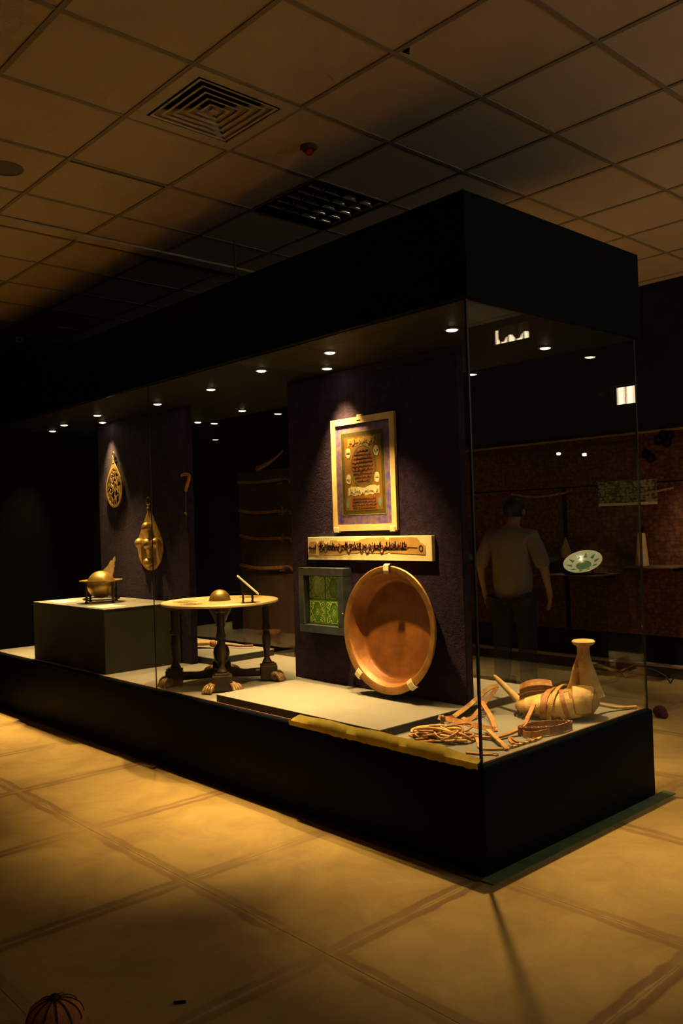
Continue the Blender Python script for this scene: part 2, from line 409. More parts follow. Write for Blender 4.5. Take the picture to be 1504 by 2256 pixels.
for n, h in enumerate((W1, W2)):
    wn = struct('window_%d' % (n+1), MB().box(h[0], h[1], 4.10, 4.11, h[2], h[3]), M_SKYL)
    obj('window_frame', holes_wall(h[0], h[1], h[2], h[3], 4.03, 4.06, [(h[0]+.012, h[1]-.012, h[2]+.012, h[3]-.012)]), M_BLACK, wn)
    for q in range(1, 5):
        x = h[0]+(h[1]-h[0])*q/5; obj('window_bar', MB().box(x-.006, x+.006, 4.04, 4.055, h[2], h[3]), M_BLACK, wn)
    k = MB()
    xs = [h[0]+.36*(h[1]-h[0])*(1 if n == 0 else 2.2)*i/14+(0.10 if n == 0 else 0) for i in range(15)]
    k.sweep([(x, 4.015+.012*math.sin(i*1.7), 0) for i, x in enumerate(xs)], lambda i: [(-.002, h[2]+(.0 if n == 0 else .05+.03*math.sin(i*.9))), (.002, h[2]+(.0 if n == 0 else .05+.03*math.sin(i*.9))), (.002, h[3]), (-.002, h[3])])
    obj('curtain', k, mat('window_drape_%d' % n, (.30, .18, .10), .9, var=.2), wn)
# unseen glowing window added in the right-hand wall as fill light
h3 = (1.0, 3.2, 2.15, 3.0)
wn = struct('window_3', MB().box(rx1-.004, rx1-.002, h3[0], h3[1], h3[2], h3[3]), emis('added_fill_glow', (.97, .90, .72), FILL_GLOW))
k = MB(); k.box(rx1-.05, rx1, h3[0]-.06, h3[1]+.06, h3[3], h3[3]+.06); k.box(rx1-.05, rx1, h3[0]-.06, h3[1]+.06, h3[2]-.06, h3[2]); k.box(rx1-.05, rx1, h3[0]-.06, h3[0], h3[2], h3[3]); k.box(rx1-.05, rx1, h3[1], h3[1]+.06, h3[2], h3[3])
obj('window_frame', k, M_SKIRT, wn)
for q in range(1, 4): y_ = h3[0]+(h3[1]-h3[0])*q/4; obj('window_bar', MB().box(rx1-.04, rx1-.01, y_-.015, y_+.015, h3[2], h3[3]), M_SKIRT, wn)
bb = struct('baseboard_back', MB().box(rx0, rx1, 4.79, 4.85, 0, .10), M_SKIRT)
obj('moulding', MB().box(rx0, rx1, 4.775, 4.85, .10, .125, .004, 1), M_SKIRTL, bb)

# ------------------------------------------------------------------ the display case
case = thing('display_case', (-3.0, D/2, 0), 'long black walk-around glass display case filling the middle of the room', 'display case')
obj('base', MB().box(X0, 0, 0, D, 0.004, ZB, .016, 3), M_NAVY, case, 40)
obj('canopy', MB().box(X0, 0.004, -.004, D+.004, ZC+.004, ZT, .004, 1), M_NAVY, case)
obj('soffit', MB().box(X0+.03, -.03, .03, D-.03, ZC, ZC+.004), M_INNER, case)
obj('end_panel', MB().box(X0, -5.72, .0, D, ZB, ZC+.004), M_BLACK, case)
obj('deck', MB().box(-5.72, -.045, .045, D-.045, ZB-.01, ZB+.002), M_DECK, case)
for e_ in ((-.045, -.036, .036, D-.036), (-5.72, -.045, .036, .045), (-5.72, -.045, D-.045, D-.036)): obj('deck_edging', MB().box(*e_, ZB-.01, ZB+.004), M_WOODEDGE, case)
SX = -2.78
for (a, b) in ((SX+.002, -.028), (-5.72, SX-.002)):
    obj('glass_pane', MB().box(a, b, .022, .030, ZB, ZC), M_GLASS, case)
    obj('glass_pane', MB().box(a, b, D-.030, D-.022, ZB, ZC), M_GLASS, case)
obj('glass_pane', MB().box(-.030, -.022, .032, D-.032, ZB, ZC), M_GLASS, case)
for (x, y, r) in ((-.025, .025, .0055), (-.025, D-.025, .005), (SX, .026, .0028), (SX, D-.026, .0028)):
    obj('glass_seam', MB().box(x-r, x+r, y-r, y+r, ZB, ZC), M_SEAM, case)

SPOTS = [(-.452, .439), (-1.232, .30), (-1.896, .317), (-2.664, .457), (-3.463, .50), (-4.273, .404), (-5.017, .454), (-5.50, .56),
         (-1.612, .616), (-4.683, .66), (-.441, 1.252), (-1.24, 1.40), (-3.453, 1.299), (-4.282, 1.40),
         (-2.02, 1.36), (-2.74, 1.34), (-5.03, 1.38), (-5.50, 1.38)]
# lamps turned outward on their gimbals: index -> (power factor, aim point on the floor, beam angle)
AIM = {0: (1.5, (.02, .18), 56), 1: (1.8, (-1.20, .66), 66), 2: (2.9, (-1.70, -.14), 56), 3: (1.35, (-2.62, .30), 66), 4: (1.8, (-3.42, -.10), 60),
       5: (1.5, (-4.2, .25), 66), 6: (2.9, (-4.9, -.20), 58), 7: (2.0, (-5.3, -.15), 58), 8: (1.9, (-1.50, .62), 70), 10: (1.6, (.08, 1.30), 60),
       11: (2.0, (-1.3, 1.8), 66), 12: (2.0, (-3.5, 1.75), 66), 13: (2.0, (-4.3, 1.8), 66), 14: (2.2, (-2.0, 1.8), 66), 15: (2.2, (-2.8, 1.8), 66)}
bez = mesh_from(MB().lathe([(.030, -.001), (.030, -.005), (.037, -.006), (.040, -.001)], 24), Vector((0, 0, 0)), 40); bez.materials.append(M_BEZEL)
blb = mesh_from(MB().lathe([(.0, -.011), (.012, -.0105), (.022, -.008), (.029, -.003)], 20), Vector((0, 0, 0)), 60); blb.materials.append(M_BULB)
for n_sp, (x, y) in enumerate(SPOTS):
    b = piece('spotlight', bez, (x, y, ZC), case); piece('lamp', blb, (x, y, ZC), b)
    ld = bpy.data.lights.new('spot_beam', 'SPOT'); ld.energy = SPOT_W; ld.color = LIGHT
    ld.spot_size = math.radians(66); ld.spot_blend = 1.0; ld.shadow_soft_size = .022
    lo = bpy.data.objects.new('spot_beam', ld); COL.objects.link(lo); lo.parent = b; lo.location = (0, 0, -.014)
    pf, aim, cone = AIM.get(n_sp, (1.0, (x, y), 60)); ld.energy = SPOT_W*pf; ld.spot_size = math.radians(cone)
    lo.rotation_mode = 'QUATERNION'; lo.rotation_quaternion = Vector((aim[0]-x, aim[1]-y, -ZC)).to_track_quat('-Z', 'Y')

# yellow masking tape left along the foot of the front pane
xs = [-1.32+1.30*i/60 for i in range(61)]
k = MB(); v = []; f = []
for i, x in enumerate(xs):
    e = min(1, (x+1.32)/.06); t = (x+1.32)/1.30
    zt_ = ZB+.050*math.sqrt(max(e, .15))*(1-.35*max(0, t-.82)/.18)+.003*math.sin(x*17); zl = ZB-.012-.007*random.random()*(1 if t > .25 else .4)
    if t > .97: zl += .006
    for (yy, zz) in ((.0195, zt_), (.004, zt_-.012), (-.012, ZB+.016), (-.006, zl)): v.append((x, yy, zz))
    for (yy, zz) in ((.0190, zt_-.0015), (.0045, zt_-.014), (-.0105, ZB+.0145), (-.0048, zl)): v.append((x, yy, zz))
for i in range(60):
    a, b = i*8, i*8+8
    for j in range(3): f.append((a+j, b+j, b+j+1, a+j+1)); f.append((a+4+j, a+5+j, b+5+j, b+4+j))
    f.append((a, a+4, b+4, b)); f.append((a+3, b+3, b+7, a+7))
k.add(v, f); tag(obj('masking_tape', k, M_TAPE, None, 50), 'ragged yellow strip of masking tape along the foot of the front glass', 'tape')
# green painted edging on the floor round the case
k = MB(); k.box(-.01, .062, -.03, D+.10, .0005, .006); tag(obj('floor_edging', k, M_GREEN), 'green strip on the floor along the short right side of the case', 'floor strip')
k = MB(); k.box(X0, -.012, -.045, -.001, .0005, .006); tag(obj('floor_edging', k, M_SKIRT), 'thin edging strip in shaded brown on the floor along the long front of the case', 'floor strip')  # base shadow on the green edging put into its brown colour
tag(obj('suspension_rod', MB().tube([(-2.43, .53, ZT), (-2.43, .53, HC)], .006, 8), M_SKIRT, None, 60), 'thin rod hanging from the ceiling to the canopy top', 'rod')

# fabric covered partition panels standing in the case
tag(obj('partition_panel', MB().box(-2.17, -.68, .742, .802, ZB+.049, ZC-.001, .004, 1), M_VELVET), 'purple velvet partition panel behind the framed manuscript and copper tray', 'panel')
tag(obj('partition_panel', MB().box(-4.95, -3.46, .742, .802, ZB+.003, ZC-.001, .004, 1), M_VELVET), 'purple velvet partition panel behind the two hanging brass plaques', 'panel')
# low plinth and tall pedestal
def plinth(name, x0, x1, y0, y1, z0, z1, label, cat):
    t = thing(name, ((x0+x1)/2, (y0+y1)/2, z0), label, cat)
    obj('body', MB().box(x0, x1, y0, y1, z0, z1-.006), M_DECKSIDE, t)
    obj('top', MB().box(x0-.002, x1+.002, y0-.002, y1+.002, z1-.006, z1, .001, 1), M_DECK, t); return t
plinth('low_plinth', -2.10, -.68, .050, 1.44, ZB+.0025, ZB+.048, 'low grey-topped plinth under the copper tray panel', 'plinth')
plinth('low_plinth', -4.70, -3.30, .83, 1.44, ZB+.0025, ZB+.055, 'low grey-topped plinth behind the round table with orange tassels on it', 'plinth')
plinth('pedestal', -4.88, -3.59, .07, .725, ZB+.0025, .975, 'tall dark pedestal with pale grey top carrying the small brass globe', 'pedestal')

# ------------------------------------------------------------------ ceiling fittings
def vent():
    x0, y0 = GX+.6*VENT[0], GY+.6*VENT[1]; cx, cy = x0+.3, y0+.3
    t = thing('air_diffuser', (cx, cy, HC-.006), 'square four-way ceiling air diffuser with nested slanted vanes', 'air vent')
    def ring(h0, z0, h1, z1, th=.002):
        k = MB(); v = []; f = []
        for (h, z) in ((h0, z0), (h1, z1), (h1-th, z1+th), (h0-th, z0+th)):
            v += [(cx-h, cy-h, z), (cx+h, cy-h, z), (cx+h, cy+h, z), (cx-h, cy+h, z)]
        for j in range(4):
            for i in range(4): f.append((j*4+i, j*4+(i+1) % 4, ((j+1) % 4)*4+(i+1) % 4, ((j+1) % 4)*4+i))
        return k.add(v, f)
    obj('frame', ring(.292, HC-.006, .232, HC-.006, .004), M_VENT, t)
    obj('plenum', MB().box(cx-.29, cx+.29, cy-.29, cy+.29, HC+.07, HC+.08), M_BLACK, t)
    obj('neck', ring(.235, HC-.004, .235, HC+.07), M_BLACK, t)
    for q in range(5):
        h = .205-.040*q; k = ring(h+.012, HC-.004, h-.036, HC+.026); k2 = ring(h+.0135, HC-.005, h+.001, HC-.004, .002); obj('vane', k.add(k2.v, k2.f), M_VENT, t)
    obj('centre_plate', MB().box(cx-.018, cx+.018, cy-.018, cy+.018, HC-.002, HC+.004), M_VENT, t)
vent()
def luminaire():
    x0, y0 = GX+.6*LUMI[0], GY+.6*LUMI[1]; a, b = x0+.014, x0+.586; c, d = y0+.014, y0+.586
    t = thing('ceiling_light', (x0+.3, y0+.3, HC-.004), 'square recessed ceiling light with mirrored louvre grid, switched off', 'ceiling light')
    k = MB(); k.box(x0+.002, a, y0+.002, y0+.598, HC-.005, HC+.07); k.box(b, x0+.598, y0+.002, y0+.598, HC-.005, HC+.07)
    k.box(a, b, y0+.002, c, HC-.005, HC+.07); k.box(a, b, d, y0+.598, HC-.005, HC+.07); obj('reflector', MB().box(a, b, c, d, HC+.07, HC+.075), M_MIRROR, t)
    obj('housing', k, M_BLACK, t)
    for q in range(4):
        y = c+(d-c)*(q+.5)/4
        obj('tube', MB().tube([(a+.005, y, HC+.058), (b-.005, y, HC+.058)], .008, 10), M_WHITEG, t, 60)
    def blade(p0, p1, wb):
        # parabolic wedge: sharp at the bottom, wide at the top
        P0, P1 = Vector(p0), Vector(p1); sd = (P1-P0).normalized().cross(Vector((0, 0, 1)))
        prof = [(wb*.08, 0), (wb*.22, .010), (wb*.50, .024), (wb, .042), (-wb, .042), (-wb*.50, .024), (-wb*.22, .010), (-wb*.08, 0)]
        n = len(prof); v = [P+sd*u+Vector((0, 0, z)) for P in (P0, P1) for u, z in prof]
        f = [tuple(range(n)), tuple(range(n, 2*n))[::-1]]+[(i, (i+1) % n, (i+1) % n+n, i+n) for i in range(n)]
        return MB().add(v, f)
    for q in range(5):
        y = c+(d-c)*q/4; y = min(max(y, c+.012), d-.012)
        obj('long_louvre', blade((a, y, HC-.003), (b, y, HC-.003), .034 if 0 < q < 4 else .012), M_MIRROR, t, 50)
    for q in range(1, 6):
        x = a+(b-a)*q/6; obj('cross_louvre', blade((x, c, HC-.002), (x, d, HC-.002), .026), M_MIRROR, t, 50)
luminaire()
t = thing('smoke_detector', (-.99, -.023, HC-.05), 'small red and dark fire detector on the ceiling beside the air diffuser', 'smoke detector')
Z = Matrix.Translation((-.99, -.023, 0))
obj('base', MB().lathe([(.0, HC-.002), (.045, HC-.002), (.045, HC-.012), (.034, HC-.022), (0, HC-.022)], 20, Z), M_SKIRT, t, 40)
obj('cap', MB().lathe([(.022, HC-.022), (.022, HC-.036), (.012, HC-.046), (0, HC-.047)], 16, Z), M_RED, t, 40)
t = thing('ceiling_speaker', (-2.215, -1.136, HC-.01), 'round grey loudspeaker grille in the ceiling at the left edge', 'speaker')
Z = Matrix.Translation((-2.215, -1.136, 0))
obj('grille', MB().lathe([(0, HC-.008), (.075, HC-.007), (.082, HC-.006)], 28, Z), M_SPKR, t, 40)
obj('rim', MB().lathe([(.082, HC-.001), (.082, HC-.008), (.094, HC-.008), (.098, HC-.001)], 28, Z), M_SPKR, t, 40)
t = thing('wall_sensor', (-6.02, .475, 3.46), 'small grey sensor box high on the dark left wall', 'sensor')
obj('body', MB().box(-6.058, -6.01, .435, .515, 3.47, 3.525, .006), M_SPKR, t); obj('lens', MB().ball((-6.008, .475, 3.49), .012, .016, .010), M_BLACK, t, 60)
tag(obj('ceiling_hole', MB().prism([(-.06, -.30), (-.015, -.30), (-.055, -.26)], 0, .0015).xf(Matrix(((1, 0, 0, 0), (0, 0, 1, 0), (0, -1, 0, HC-.002), (0, 0, 0, 1)))), M_BLACK, ce))

# ------------------------------------------------------------------ writing helpers
def scribble(k, x0, x1, z, h, wd, y, rnd, dens=1.0):
    """a run of joined cursive letters: waves on a base line, tall strokes, loops and dots"""
    x = x1
    while x > x0+h*.25:
        r = rnd.random(); s = h*(.5+.5*rnd.random())
        if r < .34: pts = [(x, z), (x-s*.12, z+s*.30), (x-s*.25, z), (x-s*.38, z+s*.26), (x-s*.5, z)]; dx = s*.5
        elif r < .58: pts = [(x, z), (x-s*.05, z+s*.9), (x-s*.10, z+s*.1), (x-s*.3, z)]; dx = s*.3
        elif r < .82: pts = [(x, z), (x-s*.1, z+s*.34), (x-s*.32, z+s*.40), (x-s*.36, z+s*.06), (x-s*.14, z-s*.02), (x-s*.5, z-s*.06)]; dx = s*.5
        else: pts = [(x, z+s*.1), (x-s*.2, z-s*.30), (x-s*.5, z-s*.34), (x-s*.66, z)]; dx = s*.62
        k.ribbon(cr2(pts, 3), wd*(.7+.6*rnd.random()), y)
        if rnd.random() < .4: k.ribbon([(x-s*.2, z+s*.62), (x-s*.2+wd*1.3, z+s*.62)], wd*1.3, y)
        x -= dx*(1.0+.25*rnd.random())/dens
    return k
def ell(cx, cz, a, b, n=28): return [(cx+a*math.cos(2*PI*i/n), cz+b*math.sin(2*PI*i/n)) for i in range(n)]
def wobble(x0, x1, z0, z1, amp, rnd, n=18):
    top = [(x0+(x1-x0)*i/n, z1+amp*(rnd.random()-.5)*2) for i in range(n+1)]
    bot = [(x1-(x1-x0)*i/n, z0+amp*(rnd.random()-.5)*2) for i in range(n+1)]
    return top+bot

# ------------------------------------------------------------------ framed manuscript
rnd = random.Random(3)
YP = .742
fx0, fx1, fz0, fz1 = -1.712, -1.152, 1.515, 2.222
t = thing('framed_manuscript', ((fx0+fx1)/2, YP-.018, fz0), 'illuminated manuscript page with blue-violet mount in a pale wooden frame', 'framed picture')
rw = .040; yf = YP-.024
def rail(pts): return MB().prism(pts, yf, YP-.003)
obj('frame_rail', rail([(fx0, fz0), (fx1, fz0), (fx1-rw, fz0+rw), (fx0+rw, fz0+rw)]), M_FRAMEW, t)
obj('frame_rail', rail([(fx0, fz1), (fx0+rw, fz1-rw), (fx1-rw, fz1-rw), (fx1, fz1)]), M_FRAMEW, t)
obj('frame_rail', rail([(fx0, fz0), (fx0+rw, fz0+rw), (fx0+rw, fz1-rw), (fx0, fz1)]), M_FRAMEW, t)
obj('frame_rail', rail([(fx1, fz0), (fx1, fz1), (fx1-rw, fz1-rw), (fx1-rw, fz0+rw)]), M_FRAMEW, t)
obj('mount', MB().box(fx0+.03, fx1-.03, YP-.016, YP-.004, fz0+.03, fz1-.03), M_MARBLE, t)
px0, px1, pz0, pz1 = -1.622, -1.243, 1.617, 2.128; y = YP-.017
k = MB(); 
for (a, b, c, d) in ((px0-.004, px1+.004, pz1, pz1+.004), (px0-.004, px1+.004, pz0-.004, pz0), (px0-.004, px0, pz0, pz1), (px1, px1+.004, pz0, pz1)): k.box(a, b, y-.001, YP-.01, c, d)
obj('gold_line', k, M_CART, t)
pg = obj('page_border', MB().box(px0, px1, y-.0005, YP-.01, pz0, pz1), M_OLIVE, t)
qx0, qx1, qz0, qz1 = px0+.026, px1-.026, pz0+.026, pz1-.026
obj('page', MB().box(qx0, qx1, y-.0012, y, qz0, qz1), M_PAGE, t)
cxm = (px0+px1)/2; pw, ph = px1-px0, pz1-pz0
vz = lambda fr: pz1-ph*fr
obj('text_roundel', MB().prism(ell(cxm+.004, vz(.415), .100, .120, 40), y-.002, y), M_PAGE2, t)
obj('roundel_ring', MB().strap([(a, y-.0022, b) for a, b in ell(cxm+.004, vz(.415), .108, .128, 48)], .010, .001, (0, -1, 0), True), M_OLIVE, t)
obj('cartouche', MB().prism(wobble(cxm-.13, cxm+.13, vz(.165), vz(.070), .006, rnd), y-.002, y), M_CART, t)
obj('cartouche', MB().prism(wobble(cxm-.135, cxm+.14, vz(.765), vz(.665), .006, rnd), y-.002, y), M_CREAM, t)
obj('text_field', MB().box(cxm-.105, cxm+.115, y-.002, y, vz(.955), vz(.795)), M_PAGE2, t)
for (dx, fr) in ((-.128, .245), (.122, .245), (-.128, .565), (.122, .565)):
    obj('medallion', MB().prism([(a+.004*(rnd.random()-.5), b+.004*(rnd.random()-.5)) for a, b in ell(cxm+dx, vz(fr), .023, .032, 22)], y-.0024, y), M_CREAM, t)
    k = scribble(MB(), cxm+dx-.016, cxm+dx+.016, vz(fr)-.004, .02, .002, y-.003, rnd); obj('writing', k, M_INK, t)['kind'] = 'stuff'
for dx in (-.142, .142): obj('side_medallion', MB().prism(ell(cxm+dx, vz(.86), .012, .030, 18), y-.0022, y), M_TEAL, t)
k = MB()
for i in range(9):
    z = vz(.415)+.095-.0235*i; hw = .092*math.sqrt(max(.05, 1-((z-vz(.415))/.118)**2)); scribble(k, cxm-hw, cxm+hw, z-.004, .016, .0016, y-.0028, rnd)
for i in range(4): scribble(k, cxm-.098, cxm+.108, vz(.955)+.012+.019*i, .015, .0016, y-.0028, rnd)
obj('writing', k, M_INK, t)['kind'] = 'stuff'
k = scribble(MB(), cxm-.12, cxm+.12, vz(.135), .040, .0032, y-.003, rnd); obj('writing', k, M_LEATHERD, t)['kind'] = 'stuff'
k = scribble(MB(), cxm-.125, cxm+.13, vz(.735), .038, .0028, y-.003, rnd); obj('writing', k, M_LEATHERD, t)['kind'] = 'stuff'
obj('pane', MB().box(fx0+.036, fx1-.036, YP-.0215, YP-.0195, fz0+.036, fz1-.036), M_GLASS, t)
for x in (fx0+.030, fx1-.034): obj('clip', MB().box(x-.022, x+.022, yf-.006, YP-.002, fz0-.010, fz0+.024, .003, 1), M_CLIP, t)
obj('hanger', MB().box(-1.475, -1.428, YP-.02, YP-.002, fz1-.004, fz1+.014, .003, 1), M_CLIP, t)
obj('hanger_slot', MB().box(-1.468, -1.436, yf-.002, yf+.001, fz1-.024, fz1-.019), M_INK, t)

# ------------------------------------------------------------------ calligraphy strip
rnd = random.Random(11)
sx0, sx1, sz0, sz1 = -1.965, -.877, 1.332, 1.480; ys = YP-.030
t = thing('calligraphy_panel', ((sx0+sx1)/2, YP-.015, sz0), 'long cream board with a torn strip of brown parchment and cursive writing', 'manuscript')
obj('board', MB().box(sx0, sx1, ys, YP-.002, sz0, sz1, .002, 1), M_CREAM, t)
def U(a, b): return (sx0+(sx1-sx0)*a, sz0+(sz1-sz0)*b)
top = [(.015, .70), (.03, .80), (.08, .80), (.095, .70), (.11, .83), (.15, .84), (.16, .66), (.20, .72), (.21, .86), (.27, .84), (.30, .80), (.38, .82), (.44, .80), (.47, .88), (.52, .93), (.60, .93), (.655, .95), (.66, .86), (.68, .84), (.72, .92), (.80, .92), (.86, .93), (.90, .92), (.925, .72), (.955, .62)]
bot = [(.955, .24), (.88, .26), (.80, .27), (.74, .30), (.70, .30), (.69, .36), (.66, .28), (.60, .30), (.52, .30), (.47, .36), (.44, .30), (.36, .28), (.30, .22), (.20, .21), (.08, .18), (.05, .24), (.012, .22), (.015, .45)]
obj('parchment', MB().prism([U(*q) for q in top+bot], ys-.0016, ys+.0005), M_PAPER, t)
obj('parchment_scrap', MB().prism([U(*q) for q in [(.69, .93), (.86, .95), (.90, .90), (.92, .66), (.955, .60), (.955, .25), (.70, .32), (.70, .6)]], ys-.0022, ys), mat('darker_parchment', (.50, .27, .06), .8, var=.25, scale=10), t)
k = MB()
scribble(k, *[U(.02, 0)[0], U(.075, 0)[0]], U(0, .46)[1], .045, .008, ys-.0032, rnd)
scribble(k, *[U(.10, 0)[0], U(.82, 0)[0]], U(0, .44)[1], .062, .0075, ys-.0032, rnd, 1.3)
scribble(k, *[U(.10, 0)[0], U(.82, 0)[0]], U(0, .55)[1], .045, .0062, ys-.0032, rnd, 1.2)
k.ribbon([U(.82, .55), U(.90, .52)], .004, ys-.0032); k.ribbon([(a, b) for a, b in ell(*U(.925, .50), .014, .016, 16)], .007, ys-.0032)
obj('writing', k, M_INK, t)['kind'] = 'stuff'
for i in range(16):
    a = .25+.57*i/15+.01*rnd.random(); c = U(a, .50+.08*rnd.random()); obj('red_mark', MB().ribbon([(c[0]-.006, c[1]), (c[0]+.006, c[1]+.003)], .010, ys-.0042), M_INKRED, t)

# ------------------------------------------------------------------ box frame with four green tiles
tx0, tx1, tz0, tz1 = -2.008, -1.578, .862, 1.283; yt = YP-.085
t = thing('tile_frame', ((tx0+tx1)/2, YP-.04, tz0), 'deep blue-black box frame holding four green ornamental tiles', 'framed tiles')
b_ = .052
obj('frame_rail', MB().box(tx0, tx1, yt, YP-.002, tz1-b_, tz1, .003, 1), M_BLUEFR, t)
obj('frame_rail', MB().box(tx0, tx1, yt, YP-.002, tz0, tz0+b_, .003, 1), M_BLUEFR, t)
obj('frame_rail', MB().box(tx0, tx0+b_, yt, YP-.002, tz0+b_, tz1-b_, .003, 1), M_BLUEFR, t)
obj('frame_rail', MB().box(tx1-b_, tx1, yt, YP-.002, tz0+b_, tz1-b_, .003, 1), M_BLUEFR, t)
ix0, ix1, iz0, iz1 = tx0+b_, tx1-b_, tz0+b_, tz1-b_; yb = YP-.030
obj('backing', MB().box(ix0, ix1, yb, YP-.002, iz0, iz1), M_GROUT, t)
hw, hh = (ix1-ix0)/4-.0025, (iz1-iz0)/4-.0025
tile = mesh_from(MB().box(-hw, hw, -.010, 0, -hh, hh, .0015, 1), Vector((0, 0, 0))); tile.materials.append(M_TILEG)
def motif(wd, off, y):
    k = MB(); W, H = hw*.86, hh*.88
    for sx in (-1, 1):
        for sz in (-1, 1):
            q = lambda a, b: (sx*W*a, sz*H*b)
            k.ribbon(cr2([q(.05, .95+off), q(.30, .98), q(.42, .72), q(.70, .92), q(.98, .90), q(.95, .55), q(.70, .35), q(.80, .12), q(.98, .04)], 5), wd, y)
            k.ribbon(cr2([q(.62, .55), q(.82, .72), q(.60, .80), q(.50, .60), q(.62, .40), q(.50, .20)], 4), wd*.8, y)
            k.ribbon(cr2([q(.0, .30), q(.14, .12), q(.0, .0)], 4), wd*.7, y)
    return k
mo1 = mesh_from(motif(.0050, 0, -.0108), Vector((0, 0, 0))); mo1.materials.append(M_TILEY)
mo2 = mesh_from(motif(.0085, .02, -.0102).xf(Matrix.Diagonal((.90, 1, .90, 1))), Vector((0, 0, 0))); mo2.materials.append(M_TILED)
for i in range(2):
    for j in range(2):
        c = ((ix0+ix1)/2+(i*2-1)*(hw+.0025), yb, (iz0+iz1)/2+(j*2-1)*(hh+.0025))
        o = piece('tile', tile, c, t); piece('dark_scroll', mo2, c, o); piece('pale_scroll', mo1, c, o)
obj('nail', MB().ball((tx1-.008, yt, 1.0), .006, .004, .006, 8, 5), M_STEEL, t)

# ------------------------------------------------------------------ copper tray leaning on the panel
c0 = Vector((-1.155, .612, .935)); tilt = math.radians(-3.5)
TR = Matrix.Translation(c0) @ Matrix.Rotation(tilt, 4, 'X') @ Matrix.Rotation(-PI/2, 4, 'X')     # local +z -> world +y (into the tray)
t = thing('copper_tray', (-1.155, .66, .566), 'large round copper tray leaning upright against the purple panel', 'tray')
obj('bowl', MB().lathe([(.0, .098), (.27, .098), (.290, .092), (.300, .080), (.322, .014), (.330, .004), (.334, .008), (.326, .020), (.306, .088), (.29, .101), (0, .104)], 72, TR), M_COPPER, t, 35)
obj('rim', MB().lathe([(.330, .004), (.340, -.001), (.368, -.003), (.374, .002), (.372, .008), (.340, .008), (.331, .010)], 72, TR, True), M_COPRIM, t, 35)
for ang in (90, 231, 305):
    a = math.radians(ang); p = TR @ Vector((.368*math.cos(a), -.368*math.sin(a), 0)); p = TR @ Vector((.366*math.cos(a), -.366*math.sin(a), -.002))
    rad = Vector((math.cos(a), 0, math.sin(a))); tg = Vector((-math.sin(a), 0, math.cos(a)))
    k = MB(); k.strap([p-rad*.040+Vector((0, -.011, 0)), p-rad*.02+Vector((0, -.016, 0)), p+rad*.010+Vector((0, -.014, 0)), p+rad*.018+Vector((0, 0, 0)), p+rad*.016+Vector((0, .014, 0))], .042, .004, tg.cross(Vector((0, 1, 0))) if False else (lambda i: [(0, -1, 0), (0, -1, 0), tuple(rad*.6+Vector((0, -.8, 0))), tuple(rad), tuple(rad)][i]))
    obj('clip', k, M_CLIP, t)

# ------------------------------------------------------------------ round table with a sunken brass globe
TC = Vector((-2.62, .45, 0)); E1 = Vector((.826, -.564, 0)); E2 = Vector((.564, .826, 0)); TZ = 1.055; RT = .405
t = thing('round_table', (TC.x, TC.y, ZB+.002), 'round pale-topped table on dark turned legs with gilded lion-paw feet', 'table')
Z = Matrix.Translation((TC.x, TC.y, 0))
top = obj('tabletop', MB().lathe([(.080, TZ), (RT-.004, TZ), (RT, TZ-.004), (RT, TZ-.012), (RT-.006, TZ-.018), (.080, TZ-.018)], 72, Z, True), M_TABLE, t, 35)
def flat_ring(c, a, b, wd, rot):
    k = MB(); n = 40
    pts = [Vector((c[0]+a*math.cos(u)*math.cos(rot)-b*math.sin(u)*math.sin(rot), c[1]+a*math.cos(u)*math.sin(rot)+b*math.sin(u)*math.cos(rot), TZ+.0006)) for u in [2*PI*i/n for i in range(n)]]
    return k.strap(pts, wd, .001, (0, 0, 1), True)
for (o1, o2, a) in ((-.02, -.24, .085), (.20, -.19, .075), (-.17, .22, .08)):
    c = TC+E1*o1+E2*o2; r = flat_ring(c, a, a*.8, .006, .4)
    for q in (.72, .45): kk = flat_ring(c, a*q, a*.8*q, .004, .4); r.add(kk.v, kk.f)
    obj('engraved_ring', r, M_BRASSD, top)
prof = [(.030, .60), (.034, .615), (.020, .64), (.018, .67), (.028, .72), (.031, .77), (.026, .81), (.024, .83), (.033, .84), (.033, .855), (.025, .865), (.024, 1.0), (.034, 1.01), (.036, 1.037)]
def paw_mesh():
    k = MB()   # faces +x, base at z 0
    k.ball((-.015, 0, .034), .040, .030, .034, 12, 8)
    for i, yy in enumerate((-.026, -.009, .009, .026)):
        k.tube(cr([(-.012, yy*.7, .050), (.018, yy*.95, .042), (.038, yy*1.08, .022), (.044, yy*1.1, .006)], 3), [.011, .0115, .012, .012, .012, .012, .012, .0115, .011, .009], 8)
    return mesh_from(k, Vector((0, 0, 0)), 60)
pawm = paw_mesh(); pawm.materials.append(M_PAW)
for ax in (E1, -E1, E2, -E2):
    c = TC+ax*.315; ZL_ = Matrix.Translation((c.x, c.y, 0)); lat = Vector((-ax.y, ax.x, 0))
    obj('leg', MB().lathe(prof, 24, ZL_), M_DWOOD, t, 40)
    b0 = TC+ax*.325
    fb = obj('foot_block', MB().obox((b0.x, b0.y, ZB+.06), ax, lat, (0, 0, 1), .058, .066, .050, .006).add(*(lambda q: (q.v, q.f))(MB().obox((b0.x, b0.y, ZB+.112), ax, lat, (0, 0, 1), .044, .050, .010, .004))), M_DWOOD, t)
    for s in (-1, 1):
        w_ = ax*.85+lat*s*.55; w_.normalize(); pc = b0+ax*.052+lat*s*.078
        piece('paw', pawm, (pc.x, pc.y, ZB+.0025), fb, (0, 0, math.atan2(w_.y, w_.x)))
    obj('stretcher', MB().tube([TC+ax*.04+Vector((0, 0, ZB+.075)), TC+ax*.16+Vector((0, 0, ZB+.060)), TC+ax*.275+Vector((0, 0, ZB+.062))], [.034, .027, .030], 10), M_DWOOD, t, 40)
